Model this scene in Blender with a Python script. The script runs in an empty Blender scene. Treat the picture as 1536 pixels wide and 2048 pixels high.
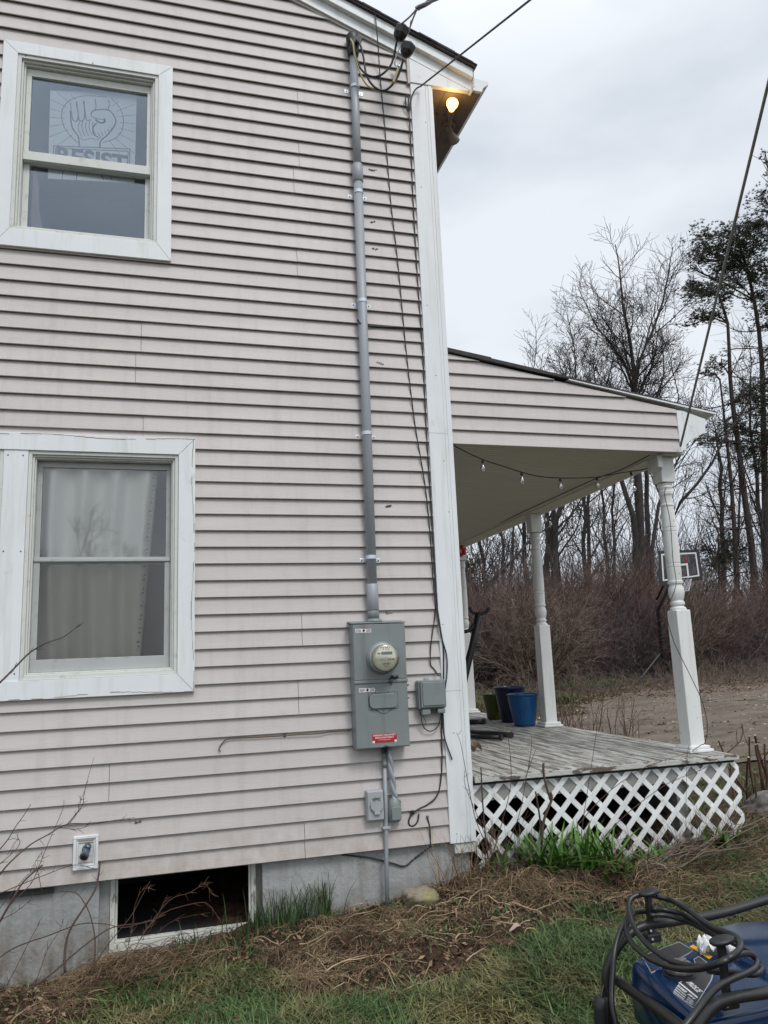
import bpy, math, random
import numpy as np
from mathutils import Vector, Matrix
R=math.radians
S=bpy.context.scene
COL=S.collection
# ------------------------------------------------------------------ camera
CP=(-1.90999506,-4.83763221,1.12165266); YAW,PIT,ROL,FPX=0.285802704,0.1838799,-0.0413443169,1571.68266
def _axes():
    cy,sy=math.cos(YAW),math.sin(YAW)
    fw=Vector((sy*math.cos(PIT),cy*math.cos(PIT),math.sin(PIT)))
    r=Vector((cy,-sy,0)); u=r.cross(fw)
    return r*math.cos(ROL)+u*math.sin(ROL), u*math.cos(ROL)-r*math.sin(ROL), fw
CR,CU,CF=_axes()
cam=bpy.data.cameras.new('camera'); co=bpy.data.objects.new('camera',cam); COL.objects.link(co)
co.matrix_world=Matrix(((CR.x,CU.x,-CF.x,CP[0]),(CR.y,CU.y,-CF.y,CP[1]),(CR.z,CU.z,-CF.z,CP[2]),(0,0,0,1)))
cam.sensor_fit='HORIZONTAL'; cam.sensor_width=36; cam.lens=36*FPX/1536
cam.clip_start=.05; cam.clip_end=2000
S.camera=co
# ------------------------------------------------------------------ world, sun, exposure
SUN_EL,SUN_AZ=R(52),R(162)     # azimuth clockwise from +Y
w=bpy.data.worlds.new('World'); S.world=w; w.use_nodes=True
nt=w.node_tree; nt.nodes.clear()
def N(t,typ,**k):
    n=t.nodes.new(typ)
    for a,b in k.items(): setattr(n,a,b)
    return n
out=N(nt,'ShaderNodeOutputWorld'); bg=N(nt,'ShaderNodeBackground'); bg.inputs[1].default_value=.1
nt.links.new(bg.outputs[0],out.inputs[0])
sky=N(nt,'ShaderNodeTexSky',sky_type='NISHITA',sun_disc=False,sun_elevation=SUN_EL,sun_rotation=SUN_AZ)
sky.air_density=1.2; sky.dust_density=3
tc=N(nt,'ShaderNodeTexCoord'); mp=N(nt,'ShaderNodeMapping'); mp.inputs['Scale'].default_value=(1.3,1.3,3.2); mp.inputs['Location'].default_value=(3.1,.4,.7)
nt.links.new(tc.outputs['Generated'],mp.inputs[0])
no=N(nt,'ShaderNodeTexNoise'); no.inputs['Scale'].default_value=1.5; no.inputs['Detail'].default_value=5; no.inputs['Roughness'].default_value=.5
nt.links.new(mp.outputs[0],no.inputs[0])
cr=N(nt,'ShaderNodeValToRGB'); cr.color_ramp.elements[0].position=.40; cr.color_ramp.elements[1].position=.62
cr.color_ramp.elements[0].color=(5.7,6.35,7.2,1); cr.color_ramp.elements[1].color=(8.3,8.75,9.35,1)
nt.links.new(no.outputs[0],cr.inputs[0])
mx=N(nt,'ShaderNodeMix',data_type='RGBA'); mx.inputs[0].default_value=.96
nt.links.new(sky.outputs[0],mx.inputs[6]); nt.links.new(cr.outputs[0],mx.inputs[7])
# an overcast sky is brighter overhead than near the horizon
sp=N(nt,'ShaderNodeSeparateXYZ'); nt.links.new(tc.outputs['Generated'],sp.inputs[0])
mr=N(nt,'ShaderNodeMapRange'); mr.inputs[1].default_value=.62; mr.inputs[2].default_value=1; mr.inputs[3].default_value=1; mr.inputs[4].default_value=1.9
nt.links.new(sp.outputs[2],mr.inputs[0])
mr2=N(nt,'ShaderNodeMapRange'); mr2.inputs[1].default_value=-.1; mr2.inputs[2].default_value=-1; mr2.inputs[3].default_value=1; mr2.inputs[4].default_value=1.35
nt.links.new(sp.outputs[1],mr2.inputs[0])
mu=N(nt,'ShaderNodeMath',operation='MULTIPLY'); nt.links.new(mr.outputs[0],mu.inputs[0]); nt.links.new(mr2.outputs[0],mu.inputs[1])
vs=N(nt,'ShaderNodeVectorMath',operation='SCALE'); nt.links.new(mx.outputs[2],vs.inputs[0]); nt.links.new(mu.outputs[0],vs.inputs['Scale'])
nt.links.new(vs.outputs[0],bg.inputs[0])
sl=bpy.data.lights.new('sun','SUN'); sl.energy=1.5; sl.angle=R(18); sl.color=(1,.97,.93)
so=bpy.data.objects.new('sun',sl); COL.objects.link(so)
sd=Vector((math.sin(SUN_AZ)*math.cos(SUN_EL),math.cos(SUN_AZ)*math.cos(SUN_EL),math.sin(SUN_EL)))
so.rotation_euler=sd.to_track_quat('Z','Y').to_euler(); so.location=(0,-5,15)
S.view_settings.view_transform='Standard'; S.view_settings.look='None'; S.view_settings.gamma=1; S.view_settings.exposure=.06
S.cycles.max_bounces=6; S.cycles.diffuse_bounces=3; S.cycles.glossy_bounces=3; S.cycles.transparent_max_bounces=12
try: S.cycles.use_denoising=True
except Exception: pass

# ------------------------------------------------------------------ point helpers (photo pixel -> point on a real plane)
def _ray(x,y): return CF+CR*((x-768)/FPX)-CU*((y-1024)/FPX)
def W(x,y,Y=0.):
    d=_ray(x,y); t=(Y-CP[1])/d.y; return (CP[0]+d.x*t,Y,CP[2]+d.z*t)
def G(x,y,z):
    d=_ray(x,y); t=(z-CP[2])/d.z; return (CP[0]+d.x*t,CP[1]+d.y*t,z)
def XP(x,y,X):
    d=_ray(x,y); t=(X-CP[0])/d.x; return (X,CP[1]+d.y*t,CP[2]+d.z*t)
# ------------------------------------------------------------------ materials
def mat(name,col,rough=.6,var=0.,vscale=8.,col2=None,stretch=(1,1,1),metal=0.,bump=0.,bscale=60.,dirt=None,spec=.5,island=0.,thr=(.4,.6),detail=4,streak=None,splash=None,specks=None):
    """col2: second colour laid on by noise; dirt=(colour,scale,lo,hi); island: brightness variation per loose piece"""
    m=bpy.data.materials.new(name); m.use_nodes=True; t=m.node_tree; b=t.nodes['Principled BSDF']
    b.inputs['Roughness'].default_value=rough; b.inputs['Metallic'].default_value=metal; b.inputs['Specular IOR Level'].default_value=spec
    c=N(t,'ShaderNodeTexCoord'); mpn=N(t,'ShaderNodeMapping'); mpn.inputs['Scale'].default_value=stretch
    t.links.new(c.outputs['Object'],mpn.inputs[0])
    rgb=N(t,'ShaderNodeRGB'); rgb.outputs[0].default_value=(*col,1); cur=rgb.outputs[0]
    def noise(sc,d=detail,r=.6):
        n=N(t,'ShaderNodeTexNoise'); n.inputs['Scale'].default_value=sc; n.inputs['Detail'].default_value=d; n.inputs['Roughness'].default_value=r
        t.links.new(mpn.outputs[0],n.inputs[0]); return n.outputs[0]
    def ramp(v,lo,hi):
        q=N(t,'ShaderNodeMapRange'); q.inputs[1].default_value=lo; q.inputs[2].default_value=hi; t.links.new(v,q.inputs[0]); return q.outputs[0]
    def mixc(f,a,col_):
        q=N(t,'ShaderNodeMix',data_type='RGBA'); t.links.new(f,q.inputs[0]); t.links.new(a,q.inputs[6]); q.inputs[7].default_value=(*col_,1); return q.outputs[2]
    if col2 is not None: cur=mixc(ramp(noise(vscale),*thr),cur,col2)
    if var or island:
        hv=N(t,'ShaderNodeHueSaturation'); t.links.new(cur,hv.inputs['Color'])
        v=None
        if var:
            q=N(t,'ShaderNodeMapRange'); q.inputs[1].default_value=.25; q.inputs[2].default_value=.75; q.inputs[3].default_value=1-var; q.inputs[4].default_value=1+var
            t.links.new(noise(vscale*.7+.1),q.inputs[0]); v=q.outputs[0]
        if island:
            ge=N(t,'ShaderNodeNewGeometry'); q=N(t,'ShaderNodeMapRange'); q.inputs[3].default_value=1-island; q.inputs[4].default_value=1+island
            t.links.new(ge.outputs['Random Per Island'],q.inputs[0])
            if v is None: v=q.outputs[0]
            else:
                q2=N(t,'ShaderNodeMath',operation='MULTIPLY'); t.links.new(v,q2.inputs[0]); t.links.new(q.outputs[0],q2.inputs[1]); v=q2.outputs[0]
        t.links.new(v,hv.inputs['Value']); cur=hv.outputs[0]
    if dirt: cur=mixc(ramp(noise(dirt[1],6,.7),dirt[2],dirt[3]),cur,dirt[0])
    def streaky(sc_,scale,lo,hi,amt):
        m2=N(t,'ShaderNodeMapping'); m2.inputs['Scale'].default_value=sc_; t.links.new(c.outputs['Object'],m2.inputs[0])
        n=N(t,'ShaderNodeTexNoise'); n.inputs['Scale'].default_value=scale; n.inputs['Detail'].default_value=5; n.inputs['Roughness'].default_value=.65; t.links.new(m2.outputs[0],n.inputs[0])
        q=N(t,'ShaderNodeMapRange'); q.inputs[1].default_value=lo; q.inputs[2].default_value=hi; q.inputs[4].default_value=amt; t.links.new(n.outputs[0],q.inputs[0]); return q.outputs[0]
    if streak: cur=mixc(streaky((9,9,.7),1.6,streak[1],streak[2],streak[3]),cur,streak[0])       # rain streaks
    if specks: cur=mixc(streaky((1,1,1),specks[1],specks[2],specks[2]+.03,specks[3]),cur,specks[0])     # small chips and spots
    if splash:                                                       # mud splashed up from the soil: (colour, top z, height)
        sx=N(t,'ShaderNodeSeparateXYZ'); t.links.new(c.outputs['Object'],sx.inputs[0])
        q=N(t,'ShaderNodeMapRange'); q.inputs[1].default_value=splash[1]; q.inputs[2].default_value=splash[1]-splash[2]; t.links.new(sx.outputs[2],q.inputs[0])
        n1=streaky((1,1,.6),11,.35,.68,1.); ml=N(t,'ShaderNodeMath',operation='MULTIPLY'); t.links.new(q.outputs[0],ml.inputs[0]); t.links.new(n1,ml.inputs[1]); cur=mixc(ml.outputs[0],cur,splash[0])
    t.links.new(cur,b.inputs['Base Color'])
    if bump:
        bn=N(t,'ShaderNodeBump'); bn.inputs['Strength'].default_value=bump; bn.inputs['Distance'].default_value=.01
        t.links.new(noise(bscale),bn.inputs['Height']); t.links.new(bn.outputs[0],b.inputs['Normal'])
    m['n']=0; del m['n']
    return m
M={}
M['siding']=mat('vinyl_siding',(.515,.474,.455),.5,var=.09,vscale=1.5,stretch=(.5,1,6),bump=.14,bscale=30,dirt=((.36,.33,.30),5,.60,.85),streak=((.37,.345,.32),.50,.78,.5),specks=((.2,.17,.14),38,.735,.6),splash=((.33,.27,.21),.75,.5))
M['white']=mat('white_trim',(.74,.765,.77),.45,var=.05,vscale=3,dirt=((.5,.52,.5),7,.62,.85),bump=.05,streak=((.50,.50,.46),.52,.75,.5),specks=((.25,.22,.18),45,.74,.7))
M['white2']=mat('white_vinyl_sash',(.62,.64,.60),.45,var=.05,vscale=5,dirt=((.38,.38,.32),20,.55,.8))
M['sash']=mat('shaded_grey_sash',(.40,.42,.405),.5,var=.06,vscale=5,dirt=((.25,.25,.22),18,.55,.8))  # white sash with the shade behind the screen put into its colour
M['beige']=mat('beige_trim',(.5,.46,.42),.5,var=.05)
M['found']=mat('painted_concrete',(.34,.35,.345),.9,var=.14,vscale=2.5,bump=.9,bscale=22,dirt=((.20,.19,.165),3.2,.52,.72),streak=((.22,.21,.19),.5,.72,.6),specks=((.12,.11,.09),26,.70,.8),splash=((.14,.105,.075),.24,.22))
M['shingle']=mat('asphalt_shingle',(.06,.055,.055),.95,var=.3,vscale=40,bump=.6,bscale=200)
M['soffit']=mat('aged_shaded_soffit',(.20,.17,.14),.7,var=.1,vscale=3,dirt=((.12,.09,.07),6,.5,.8))  # dirty white boards, with the eave's shade put into the base colour
M['dark']=mat('dark_interior',(.03,.03,.032),.9,var=.1)
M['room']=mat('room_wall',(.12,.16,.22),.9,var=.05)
M['ceil']=mat('porch_beadboard',(.66,.65,.56),.6,var=.04,vscale=2,stretch=(1,3,1))
M['steel']=mat('grey_painted_steel',(.20,.225,.222),.42,var=.08,vscale=4,bump=.06,bscale=90,dirt=((.28,.29,.28),9,.57,.8),streak=((.13,.135,.125),.52,.74,.6),specks=((.16,.09,.05),40,.73,.8))
M['pvc']=mat('grey_pvc',(.32,.345,.37),.42,var=.07,vscale=3,dirt=((.22,.22,.22),6,.6,.8),streak=((.24,.25,.25),.54,.74,.5))
M['lite']=mat('light_grey_plastic',(.36,.38,.39),.4,var=.05)
M['zinc']=mat('galvanised',(.62,.68,.72),.3,metal=.5,var=.1)
M['black']=mat('black_plastic',(.015,.015,.017),.45,var=.1)
M['rubber']=mat('black_rubber_jacket',(.012,.012,.013),.36,var=.2,vscale=10)
M['wire']=mat('weathered_black_cable',(.03,.03,.032),.6,var=.2)
M['greycable']=mat('grey_service_cable',(.24,.24,.23),.6,var=.2,vscale=30)
M['yellow']=mat('yellow_marked_wire',(.42,.36,.16),.5,var=.1)
M['brownwire']=mat('brown_wire',(.12,.075,.045),.6)
M['glassmeter']=mat('meter_face',(.78,.76,.64),.15,var=.03)
M['meterdome']=None
M['red']=mat('red_sticker',(.42,.012,.025),.4,var=.15,vscale=40)
M['stk']=mat('white_sticker',(.72,.72,.72),.4)
M['ink']=mat('black_ink',(.02,.02,.022),.5)
M['inkgrey']=mat('blue_grey_ink',(.05,.055,.08),.6)
M['paper']=mat('poster_paper',(.93,.94,.90),.8,var=.03)
M['lcd']=mat('meter_display',(.09,.10,.08),.3)
M['deck']=mat('peeling_deck_paint',(.43,.43,.40),.8,vscale=11,stretch=(2.6,.33,2.6),col2=(.20,.18,.15),thr=(.45,.56),island=.13,bump=.5,bscale=25,dirt=((.13,.11,.09),16,.56,.66))
M['deckedge']=mat('worn_deck_edge',(.46,.46,.43),.8,vscale=8,stretch=(1,1,3),col2=(.12,.09,.07),thr=(.5,.56),bump=.5,bscale=25)
M['skirt']=mat('grey_skirt_board',(.27,.27,.255),.8,var=.15,vscale=4,dirt=((.12,.11,.1),10,.55,.75))
M['lattice']=mat('white_lattice',(.75,.76,.75),.5,island=.07,var=.05,dirt=((.40,.36,.30),7,.57,.76),specks=((.2,.15,.1),40,.70,.8),splash=((.24,.18,.12),-.30,.25))
M['post']=mat('white_post_paint',(.72,.73,.71),.5,var=.06,vscale=4,dirt=((.30,.27,.23),20,.63,.69),bump=.08,streak=((.45,.44,.38),.5,.72,.5),specks=((.22,.18,.14),34,.71,.8))
M['peel']=mat('peeling_white_frame',(.60,.60,.55),.7,vscale=14,col2=(.25,.23,.2),thr=(.55,.62),stretch=(2,2,.6),bump=.3)
M['bark']=mat('bark',(.038,.032,.028),.95,var=.3,vscale=3,bump=.6,bscale=12,island=.15)
M['twig']=mat('bare_twigs',(.050,.042,.038),.9,island=.35)
M['brush']=mat('brush_twigs',(.19,.105,.075),.9,island=.6,var=.25,vscale=.35,col2=(.13,.09,.09),thr=(.4,.6))
M['brushlight']=mat('pale_shrub_twigs',(.15,.11,.085),.9,island=.35)
M['pinebark']=mat('pine_bark',(.042,.031,.026),.95,var=.3,vscale=4,bump=.5)
M['needle']=mat('pine_needles',(.032,.044,.018),.7,island=.5,var=.3,vscale=1)
M['stalk']=mat('reddish_stalks',(.10,.052,.035),.8,island=.3)
M['vine']=mat('dark_shrub_stems',(.075,.045,.035),.8,var=.3,vscale=10)
M['grass']=mat('lawn_grass',(.070,.115,.036),.55,island=.55,var=.3,vscale=2.2,col2=(.19,.165,.075),thr=(.47,.66),spec=.3)
M['fgrass']=mat('tall_grass',(.045,.085,.028),.55,island=.4,spec=.3)
M['straw']=mat('dead_straw',(.25,.18,.11),.85,island=.65,col2=(.11,.068,.042),vscale=3,thr=(.4,.6),spec=.2)
M['lily']=mat('daylily_leaves',(.065,.145,.022),.4,island=.5,spec=.4)
M['rock']=mat('lichen_rock',(.26,.225,.165),.9,vscale=14,col2=(.13,.10,.075),thr=(.4,.65),bump=.7,bscale=30,dirt=((.33,.31,.12),6,.5,.7))
M['cut']=mat('pale_cut_wood',(.5,.38,.24),.8)
M['leaf']=mat('dry_leaf',(.15,.095,.062),.8,island=.4)
M['pink']=mat('pinkish_dry_leaf',(.42,.30,.25),.8)
M['blue']=mat('blue_glaze',(.008,.075,.21),.12,var=.25,vscale=5)
M['navy']=mat('navy_glaze',(.008,.010,.045),.2,var=.2)
M['green']=mat('olive_glaze',(.055,.065,.012),.2,var=.2)
M['soil']=mat('dark_soil',(.05,.03,.02),.95,var=.3,vscale=9,bump=.8,bscale=60)
M['tank']=mat('blue_powder_coat',(.003,.021,.068),.16,var=.1,vscale=2)
M['frame']=mat('black_powder_coat',(.014,.0135,.0135),.42,var=.15,vscale=8,bump=.05)
M['decal']=mat('charcoal_decal',(.035,.033,.035),.4,var=.05)
M['decalline']=mat('silver_decal_line',(.30,.32,.36),.4)
M['decaltxt']=mat('white_decal_text',(.75,.76,.78),.4)
M['decalblue']=mat('blue_decal_text',(.02,.06,.16),.4)
M['warn']=mat('yellow_warning_label',(.75,.42,.01),.4)
M['rag']=mat('white_cloth',(.78,.78,.76),.9,bump=.3)
M['cap']=mat('worn_metal_cap',(.32,.29,.25),.28,metal=.6,var=.3,vscale=20)
M['curtain']=mat('sheer_curtain',(.86,.85,.78),.9,var=.06,vscale=3)
M['pinkcurtain']=mat('pink_curtain',(.36,.25,.23),.9,var=.1)
M['hoopboard']=mat('clear_board_panel',(.13,.10,.095),.2,var=.1)
M['redflower']=mat('red_ornament',(.5,.035,.008),.5,island=.3)
M['bluegrey']=mat('weathered_brass_blue',(.13,.16,.20),.35,metal=.5,var=.5,vscale=60)
M['clearbulb']=None
def glass(name,refl,tint=(.8,.85,.88),rough=.02,gcol=(1,1,1)):
    m=bpy.data.materials.new(name); m.use_nodes=True; t=m.node_tree; t.nodes.clear()
    o=N(t,'ShaderNodeOutputMaterial'); mi=N(t,'ShaderNodeMixShader'); tr=N(t,'ShaderNodeBsdfTransparent'); gl=N(t,'ShaderNodeBsdfGlossy')
    tr.inputs[0].default_value=(*tint,1); gl.inputs['Roughness'].default_value=rough; gl.inputs[0].default_value=(*gcol,1)
    lw=N(t,'ShaderNodeFresnel'); lw.inputs[0].default_value=1.5
    ad=N(t,'ShaderNodeMath',operation='ADD'); ad.inputs[1].default_value=refl; t.links.new(lw.outputs[0],ad.inputs[0]); t.links.new(ad.outputs[0],mi.inputs[0])
    t.links.new(tr.outputs[0],mi.inputs[1]); t.links.new(gl.outputs[0],mi.inputs[2]); t.links.new(mi.outputs[0],o.inputs[0])
    return m
M['pane']=glass('window_glass',.062,(.97,.98,.99),gcol=(.80,.90,1))
M['pane2']=glass('window_glass_lower',.02,(.97,.98,.98))
M['screen']=glass('insect_screen_glass',.015,(.82,.82,.80),.12)
M['bulbglass']=glass('clear_bulb_glass',.3,(.93,.93,.93),.15)
M['dome']=glass('meter_dome_glass',.06,(.95,.95,.9))
M['bulbglass2']=glass('clear_acrylic',.0,(.45,.42,.42),.3)
def emis(name,col,st):
    m=bpy.data.materials.new(name); m.use_nodes=True; b=m.node_tree.nodes['Principled BSDF']
    b.inputs['Base Color'].default_value=(*col,1); b.inputs['Emission Color'].default_value=(*col,1); b.inputs['Emission Strength'].default_value=st; return m
M['lit']=emis('lit_bulb',(1,.55,.16),4.5)
M['offbulb']=mat('unlit_flood_lens',(.20,.18,.15),.3)
# ground: soil showing between grass, several scales of patchiness
def groundmat():
    m=bpy.data.materials.new('ground_cover'); m.use_nodes=True; t=m.node_tree; b=t.nodes['Principled BSDF']; b.inputs['Roughness'].default_value=.95; b.inputs['Specular IOR Level'].default_value=.2
    c=N(t,'ShaderNodeTexCoord')
    def noise(s,d=6):
        n=N(t,'ShaderNodeTexNoise'); n.inputs['Scale'].default_value=s; n.inputs['Detail'].default_value=d; n.inputs['Roughness'].default_value=.65; t.links.new(c.outputs['Object'],n.inputs[0]); return n.outputs[0]
    def mix(f,a,bb,lo,hi):
        q=N(t,'ShaderNodeMapRange'); q.inputs[1].default_value=lo; q.inputs[2].default_value=hi; t.links.new(f,q.inputs[0])
        x=N(t,'ShaderNodeMix',data_type='RGBA'); t.links.new(q.outputs[0],x.inputs[0])
        for i,v in ((6,a),(7,bb)):
            if isinstance(v,tuple): x.inputs[i].default_value=(*v,1)
            else: t.links.new(v,x.inputs[i])
        return x.outputs[2]
    a=mix(noise(22),(.038,.021,.013),(.085,.050,.031),.35,.65)
    g=mix(noise(30),(.03,.04,.015),(.085,.085,.035),.35,.65)
    o_=mix(noise(.9),a,g,.45,.6)
    at=N(t,'ShaderNodeAttribute',attribute_name='bare'); o2=N(t,'ShaderNodeMix',data_type='RGBA'); t.links.new(at.outputs['Fac'],o2.inputs[0]); t.links.new(o_,o2.inputs[6]); t.links.new(a,o2.inputs[7])
    t.links.new(o2.outputs[2],b.inputs['Base Color'])
    bn=N(t,'ShaderNodeBump'); bn.inputs['Strength'].default_value=.9; bn.inputs['Distance'].default_value=.02; t.links.new(noise(45),bn.inputs['Height']); t.links.new(bn.outputs[0],b.inputs['Normal'])
    return m
M['ground']=groundmat()
M['gravelbit']=mat('driveway_stones',(.24,.20,.16),.9,island=.6)
M['gravel']=mat('dirt_driveway',(.150,.118,.088),.95,vscale=1.1,stretch=(1,3,1),col2=(.10,.076,.055),thr=(.42,.6),dirt=((.36,.31,.25),28,.6,.72),bump=.9,bscale=35,var=.15)

# ------------------------------------------------------------------ object helpers
WL={}
def tag(o,label=None,cat=None,group=None,kind=None):
    if label: o['label']=label
    if cat: o['category']=cat
    if group: o['group']=group
    if kind: o['kind']=kind
    return o
def thing(name,label,cat,loc=(0,0,0),group=None):
    o=bpy.data.objects.new(name,None); o.empty_display_size=.1; COL.objects.link(o); o.location=loc; WL[o.name]=Vector(loc)
    return tag(o,label,cat,group)
def link_mesh(name,verts,faces,m,parent=None,smooth=False,bevel=0.,origin=None):
    me=bpy.data.meshes.new(name)
    L=WL[parent.name] if parent else Vector((0,0,0))
    O=Vector(origin) if origin is not None else (L if parent else Vector((0,0,0)))
    v=np.asarray(verts,dtype=float)-np.array(O)
    me.from_pydata(v.tolist(),[],faces if isinstance(faces,list) else faces.tolist()); me.update()
    if smooth: me.polygons.foreach_set('use_smooth',[True]*len(me.polygons))
    ms=m if isinstance(m,(list,tuple)) else [m]
    for q in ms: me.materials.append(q)
    o=bpy.data.objects.new(name,me); COL.objects.link(o)
    if parent: o.parent=parent
    o.location=O-L; WL[o.name]=O
    if bevel:
        b=o.modifiers.new('bevel','BEVEL'); b.width=bevel; b.segments=2; b.limit_method='ANGLE'
    return o
def frames(t):
    """t (N,K,3) tangents -> two normals"""
    up=np.zeros_like(t); up[...,2]=1.; bad=np.abs(t[...,2])>.9; up[bad]=(1,0,0)
    a=np.cross(t,up); a/=np.linalg.norm(a,axis=-1,keepdims=True)+1e-12; b=np.cross(t,a); return a,b
class MB:
    def __init__(s): s.v=[]; s.f=[]
    def add(s,vs,fs):
        n=len(s.v); s.v+= [tuple(map(float,q)) for q in vs]; s.f+=[tuple(i+n for i in f) for f in fs]; return s
    def box(s,x0,x1,y0,y1,z0,z1):
        return s.add([(x0,y0,z0),(x1,y0,z0),(x1,y1,z0),(x0,y1,z0),(x0,y0,z1),(x1,y0,z1),(x1,y1,z1),(x0,y1,z1)],
          [(0,3,2,1),(4,5,6,7),(0,1,5,4),(1,2,6,5),(2,3,7,6),(3,0,4,7)])
    def obox(s,c,ax,ay,az):
        c,ax,ay,az=map(Vector,(c,ax,ay,az)); vs=[c+ax*i+ay*j+az*k for i,j,k in ((-1,-1,-1),(1,-1,-1),(1,1,-1),(-1,1,-1),(-1,-1,1),(1,-1,1),(1,1,1),(-1,1,1))]
        return s.add(vs,[(0,3,2,1),(4,5,6,7),(0,1,5,4),(1,2,6,5),(2,3,7,6),(3,0,4,7)])
    def prism(s,poly,off):
        """poly: 3D points; off: extrusion vector"""
        n=len(poly); off=Vector(off); vs=[Vector(p) for p in poly]; vs+=[v+off for v in vs]
        return s.add(vs,[tuple(range(n)),tuple(range(2*n-1,n-1,-1))]+[(i,i+n,(i+1)%n+n,(i+1)%n) for i in range(n)])
    def xz(s,poly,y0,y1): return s.prism([(x,y0,z) for x,z in poly],(0,y1-y0,0))
    def tube(s,pts,r,n=8,cap=True):
        P=np.array([tuple(p) for p in pts],float); K=len(P); rr=np.full(K,r,float) if np.isscalar(r) else np.array(r,float)
        T=np.gradient(P,axis=0); T/=np.linalg.norm(T,axis=1,keepdims=True)+1e-12
        # parallel transport
        t0=T[0]; u=np.array((0,0,1.)) if abs(t0[2])<.9 else np.array((1.,0,0)); a=np.cross(t0,u); a/=np.linalg.norm(a); vs=[]
        for i in range(K):
            a=a-T[i]*np.dot(a,T[i]); a/=np.linalg.norm(a)+1e-12; b=np.cross(T[i],a)
            for k in range(n):
                an=2*math.pi*k/n; vs.append(P[i]+rr[i]*(math.cos(an)*a+math.sin(an)*b))
        fs=[(i*n+k,i*n+(k+1)%n,(i+1)*n+(k+1)%n,(i+1)*n+k) for i in range(K-1) for k in range(n)]
        if cap: fs+=[tuple(range(n-1,-1,-1)),tuple((K-1)*n+k for k in range(n))]
        return s.add(vs,fs)
    def lathe(s,c,prof,n=24,axis=(0,0,1),cap=True):
        """prof: (radius, height along axis)"""
        ax=Vector(axis).normalized(); u=Vector((1,0,0)) if abs(ax.x)<.9 else Vector((0,1,0)); a=ax.cross(u).normalized(); b=ax.cross(a); c=Vector(c); vs=[]
        for r,h in prof:
            for k in range(n):
                an=2*math.pi*k/n; vs.append(c+ax*h+(a*math.cos(an)+b*math.sin(an))*r)
        K=len(prof); fs=[(i*n+k,i*n+(k+1)%n,(i+1)*n+(k+1)%n,(i+1)*n+k) for i in range(K-1) for k in range(n)]
        if cap: fs+=[tuple(range(n-1,-1,-1)),tuple((K-1)*n+k for k in range(n))]
        return s.add(vs,fs)
    def build(s,name,m,parent=None,smooth=False,bevel=0.,origin=None): return link_mesh(name,s.v,s.f,m,parent,smooth,bevel,origin)
def spline(pts,sub=6):
    P=[Vector(p) for p in pts]; P=[P[0]*2-P[1]]+P+[P[-1]*2-P[-2]]; o=[]
    for i in range(1,len(P)-2):
        for k in range(sub):
            t=k/sub; a,b,c,d=P[i-1],P[i],P[i+1],P[i+2]
            o.append(.5*((2*b)+(c-a)*t+(2*a-5*b+4*c-d)*t*t+(3*b-a-3*c+d)*t**3))
    o.append(P[-2]); return o
def text(s,size,m,parent,loc,xdir,ydir,name='lettering',bold=0.,sx=1.):
    cu=bpy.data.curves.new('t','FONT'); cu.body=s; cu.size=size; cu.align_x='CENTER'; cu.align_y='CENTER'; cu.extrude=.0004; cu.offset=bold
    o=bpy.data.objects.new('t',cu); COL.objects.link(o); bpy.context.view_layer.update()
    me=bpy.data.meshes.new_from_object(o.evaluated_get(bpy.context.evaluated_depsgraph_get())); bpy.data.objects.remove(o)
    X=Vector(xdir).normalized(); Y=Vector(ydir).normalized(); Z=X.cross(Y)
    v=[Vector(loc)+X*(p.co.x*sx)+Y*p.co.y+Z*p.co.z for p in me.vertices]; f=[tuple(p.vertices) for p in me.polygons]
    return link_mesh(name,[tuple(q) for q in v],f,m,parent)
def tubes_mesh(name,T,n,m,parent=None,origin=None,smooth=False,twosided=False):
    """T: list of (points(K,3), radii(K)); batched"""
    V=[];F=[];base=0; by={}
    for p,r in T: by.setdefault(len(p),[]).append((p,r))
    for K,L in by.items():
        P=np.array([a for a,_ in L]); Rr=np.array([b for _,b in L]); t=np.gradient(P,axis=1); t/=np.linalg.norm(t,axis=2,keepdims=True)+1e-12
        a,b=frames(t); an=2*np.pi*np.arange(n)/n
        v=P[:,:,None,:]+Rr[:,:,None,None]*(np.cos(an)[None,None,:,None]*a[:,:,None,:]+np.sin(an)[None,None,:,None]*b[:,:,None,:])
        Nn=len(L); V.append(v.reshape(-1,3))
        ii=np.arange(K-1)[:,None]*n; kk=np.arange(n)[None,:]; q=np.stack([ii+kk,ii+(kk+1)%n,ii+n+(kk+1)%n,ii+n+kk],-1).reshape(-1,4)
        F.append((base+np.arange(Nn)[:,None,None]*(K*n)+q[None]).reshape(-1,4)); base+=Nn*K*n
    return fast_mesh(name,np.concatenate(V),np.concatenate(F),m,parent,origin,smooth)
def fast_mesh(name,V,F,m,parent=None,origin=None,smooth=False):
    L=WL[parent.name] if parent else Vector((0,0,0)); O=Vector(origin) if origin is not None else L
    V=V-np.array(O); me=bpy.data.meshes.new(name); me.vertices.add(len(V)); me.vertices.foreach_set('co',V.astype(np.float32).ravel())
    k=F.shape[1]; me.loops.add(F.size); me.loops.foreach_set('vertex_index',F.astype(np.int32).ravel())
    me.polygons.add(len(F)); me.polygons.foreach_set('loop_start',np.arange(0,F.size,k,dtype=np.int32)); me.polygons.foreach_set('loop_total',np.full(len(F),k,np.int32))
    me.update(calc_edges=True); me.validate(); me.materials.append(m)
    if smooth: me.polygons.foreach_set('use_smooth',[True]*len(me.polygons))
    o=bpy.data.objects.new(name,me); COL.objects.link(o)
    if parent: o.parent=parent
    o.location=O-L; WL[o.name]=O; return o
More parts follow.
